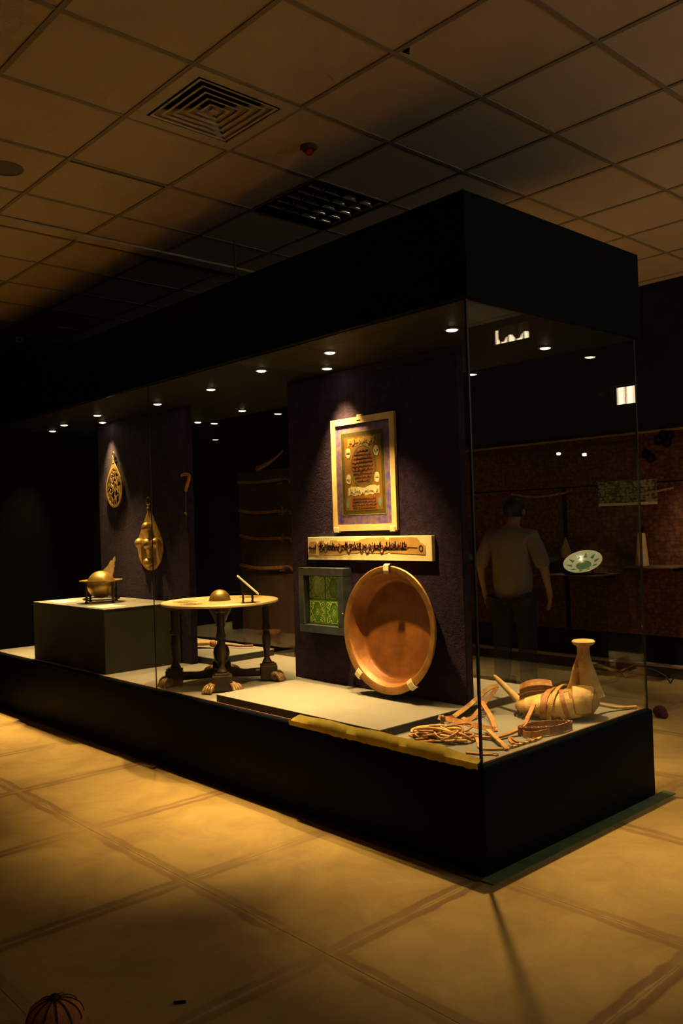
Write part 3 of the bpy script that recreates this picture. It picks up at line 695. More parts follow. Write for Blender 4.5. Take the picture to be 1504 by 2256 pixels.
obj('central_post', MB().lathe([(.05, ZB+.045), (.062, ZB+.06), (.062, ZB+.095), (.04, ZB+.105), (.030, ZB+.13), (.052, ZB+.17), (.058, ZB+.21), (.050, ZB+.245), (.026, ZB+.27), (.022, ZB+.30), (.030, ZB+.32), (.020, ZB+.34), (.020, ZB+.40), (.04, ZB+.43), (.05, ZB+.455)], 28, Z), M_DWOOD, t, 40)
obj('cradle', MB().lathe([(.05, ZB+.455), (.075, ZB+.50), (.088, TZ-.018), (.083, TZ-.018), (.070, ZB+.505), (.045, ZB+.462)], 28, Z, True), M_DWOOD, t, 40)
tag(obj('brass_globe', MB().ball((TC.x, TC.y, TZ+.002), .074, n=40, k=24), M_BRASS, None, 80), 'plain brass globe sunk in the middle of the round table top', 'globe')

# small lectern on the table
c = Vector((-2.29, .45, 0)); t = thing('book_stand', (c.x, c.y, TZ+.001), 'small sloping book stand on the round table', 'book stand')
A = c-E2*.065+Vector((0, 0, 1.236)); B = c+E2*.068+Vector((0, 0, 1.112)); dn = (B-A).normalized(); nn = dn.cross(E1).normalized()
if nn.z < 0: nn = -nn
md = (A+B)/2
obj('board', MB().obox(md, dn, E1, nn, (B-A).length/2, .075, .0045, .001), M_CREAM, t)
k = MB(); q = [c-E2*.048+Vector((0, 0, 1.212)), c+E2*.052+Vector((0, 0, 1.118)), c+E2*.036+Vector((0, 0, 1.105)), c-E2*.040+Vector((0, 0, 1.112))]
v = [p+E1*.060 for p in q]+[p+E1*.052 for p in q]; k.add(v, [(0, 1, 2, 3), (7, 6, 5, 4)]+[(i, (i+1) % 4, (i+1) % 4+4, i+4) for i in range(4)]); obj('side_panel', k, M_DWOOD, t)
k = MB().add([p-E1*.112 for p in k.v], k.f); obj('side_panel', k, M_DWOOD, t)
for a in (-.032, .030):
    for b in (-.056, .056):
        p = c+E2*a+E1*b; obj('leg', MB().lathe([(.006, TZ+.001), (.008, TZ+.006), (.0045, TZ+.016), (.0065, TZ+.035), (.0045, TZ+.048), (.006, TZ+.062)], 10, Matrix.Translation((p.x, p.y, 0))), M_DWOOD, t, 40)

# ------------------------------------------------------------------ small globe in a horizon ring, leaf and cards on the pedestal
PZ = .9755; GC = Vector((-4.22, .37, 0))
t = thing('ring_globe', (GC.x, GC.y, PZ), 'brass globe resting in a flat horizon ring on four dark legs', 'globe')
Z = Matrix.Translation((GC.x, GC.y, 0))
obj('sphere', MB().ball((GC.x, GC.y, 1.122), .114, n=40, k=24), M_BRASS, t, 80)
obj('horizon_ring', MB().lathe([(.117, 1.146), (.174, 1.148), (.174, 1.160), (.117, 1.158)], 48, Z, True), M_BRASS, t, 35)
for (a, b) in ((.7, -.7), (-.7, -.7), (.7, .7), (-.7, .7)):
    dv = (E1*a+E2*b).normalized()*.148; p = GC+dv
    obj('leg', MB().lathe([(.014, PZ), (.015, PZ+.012), (.008, PZ+.022), (.012, PZ+.075), (.014, PZ+.11), (.008, PZ+.13), (.013, 1.149)], 14, Matrix.Translation((p.x, p.y, 0))), M_DWOOD, t, 40)
obj('lower_ring', MB().tube([GC+Vector((.145*math.cos(u), .145*math.sin(u), PZ+.030)) for u in [2*PI*i/32 for i in range(32)]], .006, 6, True), M_DWOOD, t, 60)
leaf = [(-4.248, 1.345), (-4.30, 1.322), (-4.30, 1.312), (-4.362, 1.311), (-4.46, 1.262), (-4.574, 1.229), (-4.70, 1.17), (-4.80, 1.104), (-4.90, 1.055), (-4.95, 1.01), (-4.93, .985), (-4.86, .977), (-4.72, .979), (-4.60, 1.02), (-4.45, 1.10), (-4.36, 1.165), (-4.335, 1.172), (-4.312, 1.205), (-4.292, 1.215), (-4.285, 1.25), (-4.262, 1.262), (-4.268, 1.295), (-4.244, 1.31)]
leaf = [(-4.30+(x+4.30)*.62-.03, z) for x, z in leaf]
tag(obj('leaf_shaped_sheet', MB().prism(leaf, .538, .546), mat('pale_gilt_sheet', (.62, .46, .20), .6, .1, var=.2, scale=16, bump=.2)), 'pale leaf-shaped sheet with a ragged edge standing behind the ring globe', 'sheet')
tag(obj('label_card', MB().box(-4.76, -4.46, .12, .29, PZ, PZ+.003), M_CARD), 'pale label card left of the ring globe on the pedestal', 'card')
tag(obj('label_card', MB().box(-3.93, -3.68, .10, .30, PZ, PZ+.003), M_CARD), 'pale label card right of the ring globe near the pedestal corner', 'card')

# ------------------------------------------------------------------ hanging plaques
def drop(cx, zc, a, b, tip, n=40):
    """pointed-oval outline: ellipse whose top is drawn out to a tip"""
    out = []
    for i in range(n):
        u = 2*PI*i/n; x = a*math.sin(u); z = -b*math.cos(u)
        if z > 0: s = z/b; x *= (1-.45*s**2); z = z*(1+(tip/b-1)*s**3)
        out.append((cx+x, zc+z))
    return out
cx = -4.625; t = thing('openwork_plaque', (cx, .725, 1.765), 'flat pierced gilt standard head hanging highest on the left panel', 'plaque')
o1 = drop(cx, 1.95, .150, .180, .22); i1 = drop(cx, 1.95, .128, .156, .172)
k = MB(); n = len(o1)
v = [(x, .722, z) for x, z in o1]+[(x, .722, z) for x, z in i1]+[(x, .730, z) for x, z in o1]+[(x, .730, z) for x, z in i1]
f = []
for i in range(n):
    j = (i+1) % n; f += [(i, j, n+j, n+i), (2*n+i, 3*n+i, 3*n+j, 2*n+j), (i, 2*n+i, 2*n+j, j), (n+i, n+j, 3*n+j, 3*n+i)]
obj('rim', k.add(v, f), M_GOLDPLATE, t)
rnd = random.Random(5); k = MB()
for q in range(46):
    u = rnd.random()*2*PI; rr = math.sqrt(rnd.random()); x = cx+.105*rr*math.sin(u); z = 1.945+.135*rr*math.cos(u); a = rnd.uniform(.6, 2.4); L_ = rnd.uniform(.03, .06)
    pts = [(x+L_*math.cos(a)*s+.018*math.cos(a*3)*(1-s*s), z+L_*math.sin(a)*s) for s in (-1, -.4, .2, .7, 1)]
    pts = [(min(max(x_, cx-.13), cx+.13), min(max(z_, 1.80), 2.10)) for x_, z_ in pts]
    k.strap([(x_, .7255, z_) for x_, z_ in cr2(pts, 3)], .0085, .006, (0, -1, 0))
obj('openwork', k, M_GOLDPLATE, t)
obj('finial', MB().prism([(cx-.022, 2.155), (cx+.022, 2.155), (cx+.008, 2.20), (cx+.012, 2.225), (cx-.012, 2.225), (cx-.008, 2.20)], .722, .731), M_GOLDPLATE, t)
obj('ring', MB().tube([(cx+.020*math.cos(u), .727, 2.243+.024*math.sin(u)) for u in [2*PI*i/20 for i in range(20)]], .004, 6, True), M_BRASSD, t, 60)
cx = -4.02; t = thing('bossed_plaque', (cx, .72, 1.222), 'pointed oval gilt plaque with five round bosses hanging lower on the left panel', 'plaque')
obj('plate', MB().prism(drop(cx, 1.425, .205, .205, .30), .718, .728), M_GOLDPLATE, t)
for (x, z, r) in ((cx+.01, 1.585, .038), (cx-.115, 1.452, .038), (cx+.020, 1.446, .042), (cx+.150, 1.452, .038), (cx+.015, 1.285, .038)):
    o = obj('boss', MB().ball((x, .690, z), r*1.16, n=24, k=14), M_BRASS, t, 80)
    obj('boss_neck', MB().tube([(x, .70, z), (x, .719, z)], r*.55, 14), M_BRASSD, o, 60)
obj('finial', MB().lathe([(.016, 1.715), (.010, 1.735), (.018, 1.745), (.008, 1.758), (.006, 1.77)], 16, Matrix.Translation((cx, .716, 0))), M_BRASSD, t, 40)
obj('ring', MB().tube([(cx+.026*math.cos(u), .716, 1.800+.034*math.sin(u)) for u in [2*PI*i/20 for i in range(20)]], .0065, 6, True), M_BRASSD, t, 60)
obj('hanging_strap', MB().box(cx+.012, cx+.030, .731, .735, 1.80, 1.975), M_BLUEFR, t)
t = thing('dagger', (-3.44, .73, 1.61), 'small dagger with a curved hilt hanging at the right edge of the left panel', 'dagger')
obj('hilt', MB().tube(cr([(-3.505, .725, 1.985), (-3.46, .722, 1.992), (-3.40, .722, 1.985), (-3.395, .722, 1.955), (-3.43, .724, 1.90), (-3.452, .725, 1.86)], 5), [.010, .012, .013, .013]+[.013]*18+[.012]*4, 8), M_LEATHER, t, 60)
obj('blade', MB().prism([(-3.462, 1.86), (-3.444, 1.86), (-3.448, 1.70), (-3.458, 1.62), (-3.464, 1.70)], .723, .728), M_BLUEFR, t)
obj('knob', MB().ball((-3.458, .722, 1.682), .013, n=10, k=6), M_BRASSD, t, 60)
# orange tassels on the rear plinth
t = thing('tassel_bundle', (-3.85, 1.10, ZB+.056), 'bundle of rust-orange tasselled cords behind the round table', 'tassels')
rnd = random.Random(9); HP = ZB+.066
for q in range(9):
    o_ = (q-4)*.016
    obj('cord', MB().tube(cr([(-4.12, .98+o_*1.5, HP+.012), (-3.98, 1.02+o_*1.2, HP+.022+.01*rnd.random()), (-3.86, 1.10+o_*.6, HP+.03), (-3.79, 1.145+o_*.2, HP+.03)], 5), [.017]*16, 8), M_TASSEL if q % 3 else M_LEATHER2, t, 60)
obj('knot', MB().ball((-3.775, 1.155, HP+.028), .032, n=12, k=8), M_LEATHER, t, 60)
obj('tail', MB().tube(cr([(-3.76, 1.165, HP+.02), (-3.66, 1.26, HP+.012), (-3.56, 1.28, HP+.010), (-3.48, 1.36, HP+.010)], 5), .010, 8), M_LEATHERD, t, 60)

# ------------------------------------------------------------------ camel saddle at the open end of the case
DZ = ZB+.003
t = thing('camel_saddle', (-.32, 1.02, DZ), 'cream hide camel saddle with a tall mushroom-topped pommel and slanting stick', 'saddle')
# seat: a lofted hide body, long axis from the stick to the pommel
A = Vector((-.50, .93, 0)); B = Vector((-.10, 1.10, 0)); ax = (B-A).normalized(); lat = Vector((-ax.y, ax.x, 0)); Lg = (B-A).length
def loft(sections, n=24):
    v = []; f = []
    for (s, hw, zb, zt, off) in sections:
        for i in range(n):
            u = 2*PI*i/n; cu, su = math.cos(u), math.sin(u)
            cu = math.copysign(abs(cu)**.75, cu); su = math.copysign(abs(su)**.8, su)
            v.append(A+ax*(Lg*s)+lat*(hw*cu+off)+Vector((0, 0, (zb+zt)/2+(zt-zb)/2*su)))
    k = len(sections)
    for j in range(k-1):
        for i in range(n): f.append((j*n+i, j*n+(i+1) % n, (j+1)*n+(i+1) % n, (j+1)*n+i))
    f += [tuple(range(n))[::-1], tuple(range((k-1)*n, k*n))]
    return MB().add(v, f)
SEC = [(.02, .04, DZ+.03, DZ+.07, 0), (.12, .10, DZ+.008, DZ+.085, 0), (.30, .14, DZ, DZ+.115, .01), (.5, .15, DZ, DZ+.130, .02), (.7, .145, DZ+.002, DZ+.150, .02), (.86, .13, DZ+.01, DZ+.165, .02), (.97, .09, DZ+.03, DZ+.16, .02), (1.02, .05, DZ+.06, DZ+.13, .02)]
obj('seat', loft(SEC), M_SEAT, t, 70)
def on_seat(s, u, off):
    """point on the seat surface: s along it, u angle (degrees, 90 = top, 180 = flank facing the room)"""
    for a_, b_ in zip(SEC, SEC[1:]):
        if a_[0] <= s <= b_[0] or b_ is SEC[-1]: break
    f_ = min(1, max(0, (s-a_[0])/(b_[0]-a_[0]))); hw_, z0_, z1_, o_ = [a_[i]+(b_[i]-a_[i])*f_ for i in range(1, 5)]
    u = math.radians(u); cu, su = math.cos(u), math.sin(u); n_ = lat*cu+Vector((0, 0, su))
    cu = math.copysign(abs(cu)**.75, cu); su = math.copysign(abs(su)**.8, su)
    return A+ax*(Lg*s)+lat*(hw_*cu+o_)+Vector((0, 0, (z0_+z1_)/2+(z1_-z0_)/2*su))+n_*off
def drape(name, c00, c10, c11, c01, off, th, mt_, n=8):
    """a thin hide patch lying on the seat between four (s, u) corners"""
    v = []; f = []
    for o_ in (off+th, off):
        for i in range(n+1):
            for j in range(n+1):
                a_, b_ = i/n, j/n; w4 = ((1-a_)*(1-b_), a_*(1-b_), a_*b_, (1-a_)*b_); cs = (c00, c10, c11, c01)
                v.append(on_seat(sum(w*c[0] for w, c in zip(w4, cs)), sum(w*c[1] for w, c in zip(w4, cs)), o_))
    m_ = (n+1)**2; I = lambda i, j: i*(n+1)+j
    for i in range(n):
        for j in range(n): f += [(I(i, j), I(i+1, j), I(i+1, j+1), I(i, j+1)), (m_+I(i, j), m_+I(i, j+1), m_+I(i+1, j+1), m_+I(i+1, j))]
        f += [(I(i, 0), m_+I(i, 0), m_+I(i+1, 0), I(i+1, 0)), (I(i, n), I(i+1, n), m_+I(i+1, n), m_+I(i, n)), (I(0, i), I(0, i+1), m_+I(0, i+1), m_+I(0, i)), (I(n, i), m_+I(n, i), m_+I(n, i+1), I(n, i+1))]
    o_ = obj(name, MB().add(v, f), mt_, t, 50)
    if name == 'flap':
        rim = [v[I(i, 0)] for i in range(n+1)]+[v[I(n, j)] for j in range(1, n+1)]+[v[I(i, n)] for i in range(n-1, -1, -1)]+[v[I(0, j)] for j in range(n-1, 0, -1)]
        obj('piping', MB().tube(rim, .0038, 6, True), M_LEATHER, o_, 60)
drape('flap', (.40, 112), (.70, 120), (.80, 205), (.52, 215), .001, .007, M_HIDE)
drape('flap', (.72, 95), (.99, 100), (.97, 215), (.80, 200), .006, .008, M_HIDE2)
drape('hide_patch', (.60, 150), (.92, 160), (.84, 218), (.62, 222), .009, .006, M_HIDE)
drape('hide_fold', (.14, 100), (.36, 108), (.40, 200), (.20, 190), .001, .006, M_HIDE2)
drape('seam_strap', (.58, 112), (.63, 112), (.74, 214), (.69, 216), .018, .004, M_LEATHER)
drape('girth_strap', (.42, 40), (.50, 40), (.44, 222), (.36, 222), .012, .005, M_LEATHER)
drape('girth_strap', (.56, 50), (.62, 50), (.50, 222), (.44, 222), .020, .005, M_LEATHER2)
# arched pommel: two legs meeting in a neck that carries a round cap
pc = Vector((-.175, 1.115, 0)); capz = .885
neck = [(pc+ax*.045+Vector((0, 0, DZ+.10)), .060), (pc+ax*.028+Vector((0, 0, DZ+.17)), .052), (pc+ax*.012+Vector((0, 0, DZ+.24)), .045), (pc+Vector((0, 0, DZ+.31)), .036), (pc-ax*.002+Vector((0, 0, capz-.035)), .032), (pc-ax*.002+Vector((0, 0, capz-.012)), .040)]
obj('pommel_neck', MB().tube(cr([q[0] for q in neck], 4), [neck[min(i//4, 4)][1]*(1-(i % 4)/4)+neck[min(i//4+1, 5)][1]*(i % 4)/4 for i in range(20)]+[.040], 16), M_HIDE2, t, 60)
arm = [pc-ax*.015+lat*.0+Vector((0, 0, DZ+.32)), pc-ax*.038+Vector((0, 0, DZ+.25)), pc-ax*.055+Vector((0, 0, DZ+.18)), pc-ax*.085+Vector((0, 0, DZ+.10))]
obj('pommel_leg', MB().tube(cr(arm, 4), [.022, .023, .024, .025, .026, .026, .026, .026, .026, .027, .028, .028, .030], 12), M_LEATHER2, t, 60)
Zc = Matrix.Translation((pc.x-.0, pc.y, 0))
obj('pommel_cap', MB().lathe([(.030, capz-.022), (.052, capz-.014), (.059, capz-.004), (.061, capz+.003), (.055, capz+.010), (.030, capz+.014), (0, capz+.014)], 32, Zc), M_HIDE, t, 50)
# slanting stick
s0, s1 = Vector((-.735, 1.06, .648)), Vector((-.44, .945, .525))
obj('front_stick', MB().tube([s0.lerp(s1, i/8) for i in range(9)], [.010, .0145, .016, .017, .018, .0195, .021, .024, .027], 12), M_HIDE, t, 60)
# folded bundle of straps on the back of the seat
for q in range(6):
    z = DZ+.092+.014*q
    p0 = A+ax*Lg*.06+lat*.03; p1 = A+ax*Lg*.44+lat*.06
    obj('folded_strap', MB().strap(cr([p0+Vector((0, 0, z-.022)), p0.lerp(p1, .3)+Vector((0, 0, z+.002))-lat*.02, p0.lerp(p1, .7)+Vector((0, 0, z+.008))-lat*.015, p1+Vector((0, 0, z))], 4), .05, .010, tuple(lat*(-.5)+Vector((0, 0, .85)))), M_LEATHER if q % 2 else M_LEATHERD, t)
# tail strap with frayed end
tl = cr([(-.150, 1.18, DZ+.055), (-.145, 1.27, DZ+.03), (-.112, 1.35, DZ+.012), (-.085, 1.41, DZ+.010), (-.060, 1.445, DZ+.010)], 5)
obj('tail_strap', MB().strap(tl, .022, .012), M_LEATHER2, t)
for q in range(5): obj('tassel_strand', MB().tube([(-.085, 1.395, DZ+.008), (-.105+.014*q, 1.452, DZ+.006)], .004, 6), M_LEATHER, t, 60)
for q in range(4):     # dark wooden pegs under the stick
    p = A+ax*(Lg*(.02+.06*q))-lat*(.06+.03*q); obj('side_peg', MB().tube([p+Vector((0, 0, DZ+.006)), p+ax*.05+Vector((0, 0, DZ+.055))], .008, 8), M_DWOOD, t, 60)

# ------------------------------------------------------------------ bridle
t = thing('leather_bridle', (-.42, .50, DZ), 'tan leather bridle with raised straps lying before the saddle', 'bridle')
def st(name, pts, w_, th, mt_=M_LEATHER, up=(0, 0, 1), k=5): return obj(name, MB().strap(cr(pts, k), w_, th, up), mt_, t)
st('brow_band', [(-.626, .435, .535), (-.506, .442, .530), (-.375, .445, .525), (-.290, .471, .515)], .026, .006, M_LEATHER, (.35, -.75, .55))
st('drop_strap', [(-.600, .425, .530), (-.606, .44, .51), (-.610, .455, .489)], .018, .006, M_LEATHER, (.6, -.7, .1))
st('cheek_strap', [(-.660, .596, .504), (-.662, .70, .532), (-.655, .79, .570), (-.640, .88, .615), (-.610, .93, .628)], .024, .010, M_LEATHER2, (.6, -.5, .6))
st('cheek_strap', [(-.600, .905, .618), (-.618, .835, .563), (-.606, .765, .533), (-.583, .637, .492), (-.645, .650, .490)], .022, .007, M_LEATHER, (.6, -.5, .6))
st('throat_strap', [(-.632, .80, .563), (-.563, .745, .545), (-.450, .655, .515), (-.333, .531, .491)], .024, .006, M_LEATHER, (.6, -.6, .5))
st('nose_strap', [(-.660, .596, .502), (-.640, .52, .515), (-.622, .46, .528)], .020, .006, M_LEATHERD, (.6, -.6, .5))
st('rein', [(-.374, .498, .513), (-.229, .382, .513), (-.120, .309, .503), (-.075, .280, .494)], .022, .007, M_LEATHER2)
st('rein', [(-.317, .361, .492), (-.235, .27, .491), (-.190, .226, .491), (-.148, .232, .491), (-.095, .30, .491), (-.088, .433, .491), (-.082, .535, .491), (-.105, .590, .491)], .016, .009, M_LEATHER2)
st('rein', [(-.333, .373, .494), (-.242, .398, .498), (-.218, .495, .503), (-.205, .588, .523), (-.249, .70, .548), (-.285, .80, .585)], .022, .010, M_LEATHER)
st('rein', [(-.190, .123, .491), (-.130, .145, .491), (-.082, .175, .491)], .018, .006, M_LEATHER)
st('rein', [(-.120, .425, .491), (-.170, .455, .493), (-.196, .464, .491), (-.160, .42, .491), (-.120, .388, .491)], .014, .006, M_LEATHER)
for q in range(5):
    p = Vector((-.092+.002*q, .33+.045*q, .4925)); obj('binding', MB().strap([p+Vector((0, -.008, 0)), p+Vector((0, .008, 0))], .020, .013), M_LEATHERD, t)
obj('buckle', MB().tube([(-.072+.014*math.cos(u), .185+.012*math.sin(u), .491) for u in [2*PI*i/14 for i in range(14)]], .0035, 6, True), M_BRASSD, t, 60)
obj('rosette', MB().ball((-.588, .425, .538), .016, .012, .016, 10, 6), M_BRASSD, t, 60)
# bundle of thin cords
rnd = random.Random(21); t = thing('cord_bundle', (-.44, .235, DZ), 'tangle of thin tan leather cords in the front corner of the case', 'cords')
for q in range(15):
    cx, cy = rnd.uniform(-.50, -.36), rnd.uniform(.19, .28); a, b = rnd.uniform(.05, .15), rnd.uniform(.02, .055); ro = rnd.uniform(.2, 1.3); ph = rnd.random()*6; sp = rnd.uniform(3.6, 5.8)
    pts = []
    for i in range(12):
        u = ph+sp*i/11; x = a*math.cos(u); y = b*math.sin(u)
        pts.append((min(-.20, cx+x*math.cos(ro)-y*math.sin(ro)), max(.075, cy+x*math.sin(ro)+y*math.cos(ro)), DZ+.006+.035*abs(math.sin(u*.9+q))*(q/15)+.002*q))
    obj('cord', MB().tube(cr(pts, 3), rnd.uniform(.0045, .0075), 7), (M_LEATHER2, M_HIDE2, M_LEATHER)[q % 3], t, 60)
obj('cord', MB().tube(cr([(-.40, .22, DZ+.01), (-.52, .20, DZ+.012), (-.575, .185, DZ+.007), (-.60, .21, DZ+.007), (-.55, .235, DZ+.007)], 5), .006, 7), M_LEATHER, t, 60)
obj('cord', MB().tube(cr([(-.42, .24, DZ+.04), (-.32, .25, DZ+.045), (-.29, .29, DZ+.012), (-.34, .36, DZ+.01), (-.44, .33, DZ+.03)], 5), .0065, 7), M_LEATHER2, t, 60)
# coiled belt
t = thing('coiled_belt', (-.13, .67, DZ), 'coiled dark tan belt with stitched edge beside the saddle', 'belt')
pts = []
for i in range(40):
    u = i/39*2*PI*1.75; r = .155-.028*i/39; e = (Vector((.42, .907, 0))*(r*math.cos(u))+Vector((-.907, .42, 0))*(r*.42*math.sin(u)))
    pts.append((min(-.068, -.135+e.x), .675+e.y, DZ+.022+.006*i/39))
obj('band', MB().strap(pts, .005, .040, (0, 0, 1)), M_LEATHERD, t, 40)
for i in range(0, 24):
    p = Vector(pts[i]); obj('stitch', MB().box(p.x-.004, p.x+.004, p.y-.003, p.y+.003, p.z+.0195, p.z+.0225), M_LEATHER2, t)
obj('end_tab', MB().strap(cr([pts[0], (-.10, .55, DZ+.021), (-.15, .53, DZ+.019), (-.175, .545, DZ+.018)], 3), .005, .030), M_LEATHER, t)

# ------------------------------------------------------------------ back of the room: hung carpets, shelves, added downlights
def carpet(x0, x1, z0, z1, y, label):
    t = thing('wall_carpet', ((x0+x1)/2, y, z0), label, 'carpet')
    b = .13
    obj('field', MB().box(x0+b, x1-b, y, y+.010, z0+b, z1-b), M_CARPET, t)
    for (a0, a1, c0, c1) in ((x0, x1, z1-b, z1), (x0, x1, z0, z0+b), (x0, x0+b, z0+b, z1-b), (x1-b, x1, z0+b, z1-b)):
        obj('border', MB().box(a0, a1, y, y+.010, c0, c1), M_CARPETB, t)
    for (c0, c1) in ((z0+b*.42, z0+b*.50), (z1-b*.50, z1-b*.42)): obj('guard_stripe', MB().box(x0, x1, y-.0015, y, c0, c1), M_PURPLE, t)
carpet(-3.95, 1.2, 1.872, 2.345, 4.825, 'long narrow red-brown carpet hung along the top of the back wall')
carpet(-2.62, 1.1, .39, 1.86, 4.825, 'large red patterned carpet hung low on the back wall at right')
carpet(-5.4, -2.68, .39, 1.86, 4.825, 'large red patterned carpet hung low on the back wall behind the standing man')
tag(obj('carpet_rail', MB().box(-3.95, 1.2, 4.812, 4.84, 2.345, 2.368, .003, 1), M_SKIRTL), 'pale rail along the top edge of the narrow carpet', 'rail')
rings = [(-1.535, 2.36), (-1.47, 2.30), (-1.585, 2.265), (-1.50, 2.235), (-1.665, 2.10), (-1.715, 2.14)]
for q, (x, z) in enumerate(rings):
    lb = ['topmost small black ring pinned on the narrow carpet', 'small black ring pinned right of the topmost ring on the carpet', 'small black ring pinned below left of the topmost ring', 'small black ring pinned lowest in the upper cluster on the carpet', 'lower right black ring of the pair near the case edge', 'lower left black ring of the pair near the case edge'][q]
    z = min(z, 2.31)
    tag(obj('ring_ornament', MB().tube([(x+.036*math.cos(u), 4.812, z+.036*math.sin(u)) for u in [2*PI*i/18 for i in range(18)]], .011, 8, True), M_BLACK, None, 60), lb, 'ring', 'black rings on the carpet')
# wall shelves with vessels
def shelf(x0, x1, z, label):
    t = thing('wall_shelf', ((x0+x1)/2, 4.70, z-.02), label, 'shelf')
    obj('board', MB().box(x0, x1, 4.42, 4.815, z-.014, z, .002, 1), M_SKIRT, t)
    for x in (x0+.08, x1-.08): obj('bracket', MB().prism([(0, 0), (0, 0)], 0, 0) if False else MB().box(x-.008, x+.008, 4.62, 4.815, z-.045, z-.014), M_BLACK, t)
shelf(-2.95, -2.02, .985, 'pale wall shelf under the tilted white bowl')
shelf(-1.95, -1.30, 1.075, 'pale wall shelf under the white conical flask')
shelf(-4.10, -3.62, 1.075, 'pale wall shelf left of the standing man')
t = thing('white_bowl', (-2.285, 4.56, .986), 'white and green glazed bowl tilted on a stand by the back wall', 'bowl')
R = Matrix.Translation((-2.285, 4.56, 1.085)) @ Matrix.Rotation(math.radians(8), 4, 'Y') @ Matrix.Rotation(math.radians(32), 4, 'X')
obj('body', MB().lathe([(0, -.03), (.06, -.028), (.12, -.005), (.185, .030), (.192, .036), (.184, .038), (.115, .006), (.06, -.018), (0, -.020)], 40, R), M_WHITEG, t, 40)
k = MB().lathe([(0, -.0195), (.058, -.0175), (.075, -.011), (.073, -.0095), (.057, -.0165), (0, -.0185)], 28, R); obj('green_centre', k, M_GREENG, t, 40)
for q in range(10):
    u = 2*PI*q/10; pa = [R @ Vector((r*math.cos(u+d), r*math.sin(u+d), .0085+(r-.115)*.46)) for r, d in ((.112, -.16), (.160, 0), (.112, .16))]
    n_ = R.to_3x3() @ Vector((0, 0, .003)); obj('green_leaf', MB().add([p+n_ for p in pa]+[p for p in pa], [(0, 1, 2), (5, 4, 3), (0, 3, 4, 1), (1, 4, 5, 2), (2, 5, 3, 0)]), M_GREENG, t)
k = MB(); 
for s in (-1, 1): k.tube([(-2.285+s*.07, 4.47, .990), (-2.285+s*.07, 4.60, .990), (-2.285+s*.06, 4.68, 1.10)], .006, 6); k.tube([(-2.285+s*.07, 4.47, .990), (-2.285+s*.07, 4.455, 1.02)], .006, 6)
obj('stand', k, M_BLACK, t, 60)
t = thing('leaf_ornament', (-2.52, 4.62, .986), 'small pointed leaf-shaped ornament standing left of the white bowl', 'ornament')
obj('leaf', MB().prism(drop(-2.52, 1.20, .055, .07, .15), 4.615, 4.63), M_BRASSD, t); obj('foot', MB().lathe([(.04, .986), (.035, .995), (.008, 1.01), (.008, 1.14)], 16, Matrix.Translation((-2.52, 4.6225, 0))), M_BLACK, t, 40)
t = thing('green_dish', (-2.69, 4.60, .986), 'shallow green footed dish on the shelf beside the standing man', 'dish')
Zd = Matrix.Translation((-2.72, 4.60, 0)); obj('bowl', MB().lathe([(.02, 1.08), (.10, 1.105), (.15, 1.14), (.155, 1.146), (.147, 1.146), (.09, 1.115), (0, 1.092)], 32, Zd), M_GREENG, t, 40)
obj('foot', MB().lathe([(.055, .986), (.05, .996), (.018, 1.01), (.016, 1.07), (.03, 1.085)], 20, Zd), M_GREENG, t, 40)
t = thing('conical_flask', (-1.68, 4.6, 1.076), 'pale conical flask with a dark stopper near the rear corner of the case', 'flask')
Zd = Matrix.Translation((-1.68, 4.60, 0)); obj('body', MB().lathe([(0, 1.076), (.060, 1.077), (.062, 1.085), (.036, 1.37), (.032, 1.385), (.0, 1.386)], 24, Zd), mat('pale_tan_glaze', (.60, .36, .15), .5, var=.1), t, 40)
obj('stopper', MB().lathe([(.016, 1.386), (.016, 1.41), (.024, 1.43), (.010, 1.46), (0, 1.462)], 16, Zd), M_BLACK, t, 40)
t = thing('green_cushion', (-3.83, 4.6, 1.076), 'dull green padded bundle on the shelf left of the standing man', 'bundle')
obj('pad', MB().ball((-3.84, 4.60, 1.135), .15, .10, .058, 20, 10), M_GREENG, t, 70); obj('tie', MB().tube([(-3.84+.0*i, 4.60+.103*math.cos(u), 1.135+.061*math.sin(u)) for i, u in enumerate([2*PI*i/18 for i in range(18)])], .006, 6, True), M_LEATHER, t, 60)
t = thing('hung_textile', (-1.93, 4.81, 1.665), 'pale green and gold patterned textile hung on the back wall', 'textile')
obj('cloth', MB().box(-2.24, -1.62, 4.808, 4.822, 1.68, 1.90), M_TEXT, t); obj('fringe', MB().box(-2.24, -1.62, 4.810, 4.820, 1.655, 1.68), M_CARD, t)
tag(obj('wall_stick', MB().tube(cr([(-1.80, 4.80, 1.755), (-1.64, 4.79, 1.775), (-1.45, 4.80, 1.80)], 5), .012, 8), M_LEATHER2, None, 60), 'pale stick mounted on the back wall beside the patterned textile', 'stick')
t = thing('hung_sabre', (-3.0, 4.80, 1.76), 'thin curved sabre hung on the back wall above the standing man', 'sabre')
obj('blade', MB().strap(cr([(-3.30, 4.805, 1.83), (-3.05, 4.80, 1.785), (-2.80, 4.80, 1.79), (-2.62, 4.80, 1.81)], 5), .022, .006, (0, -1, 0)), M_LEATHER, t); obj('grip', MB().tube([(-2.62, 4.80, 1.81), (-2.54, 4.80, 1.835)], .012, 8), M_LEATHERD, t, 60)
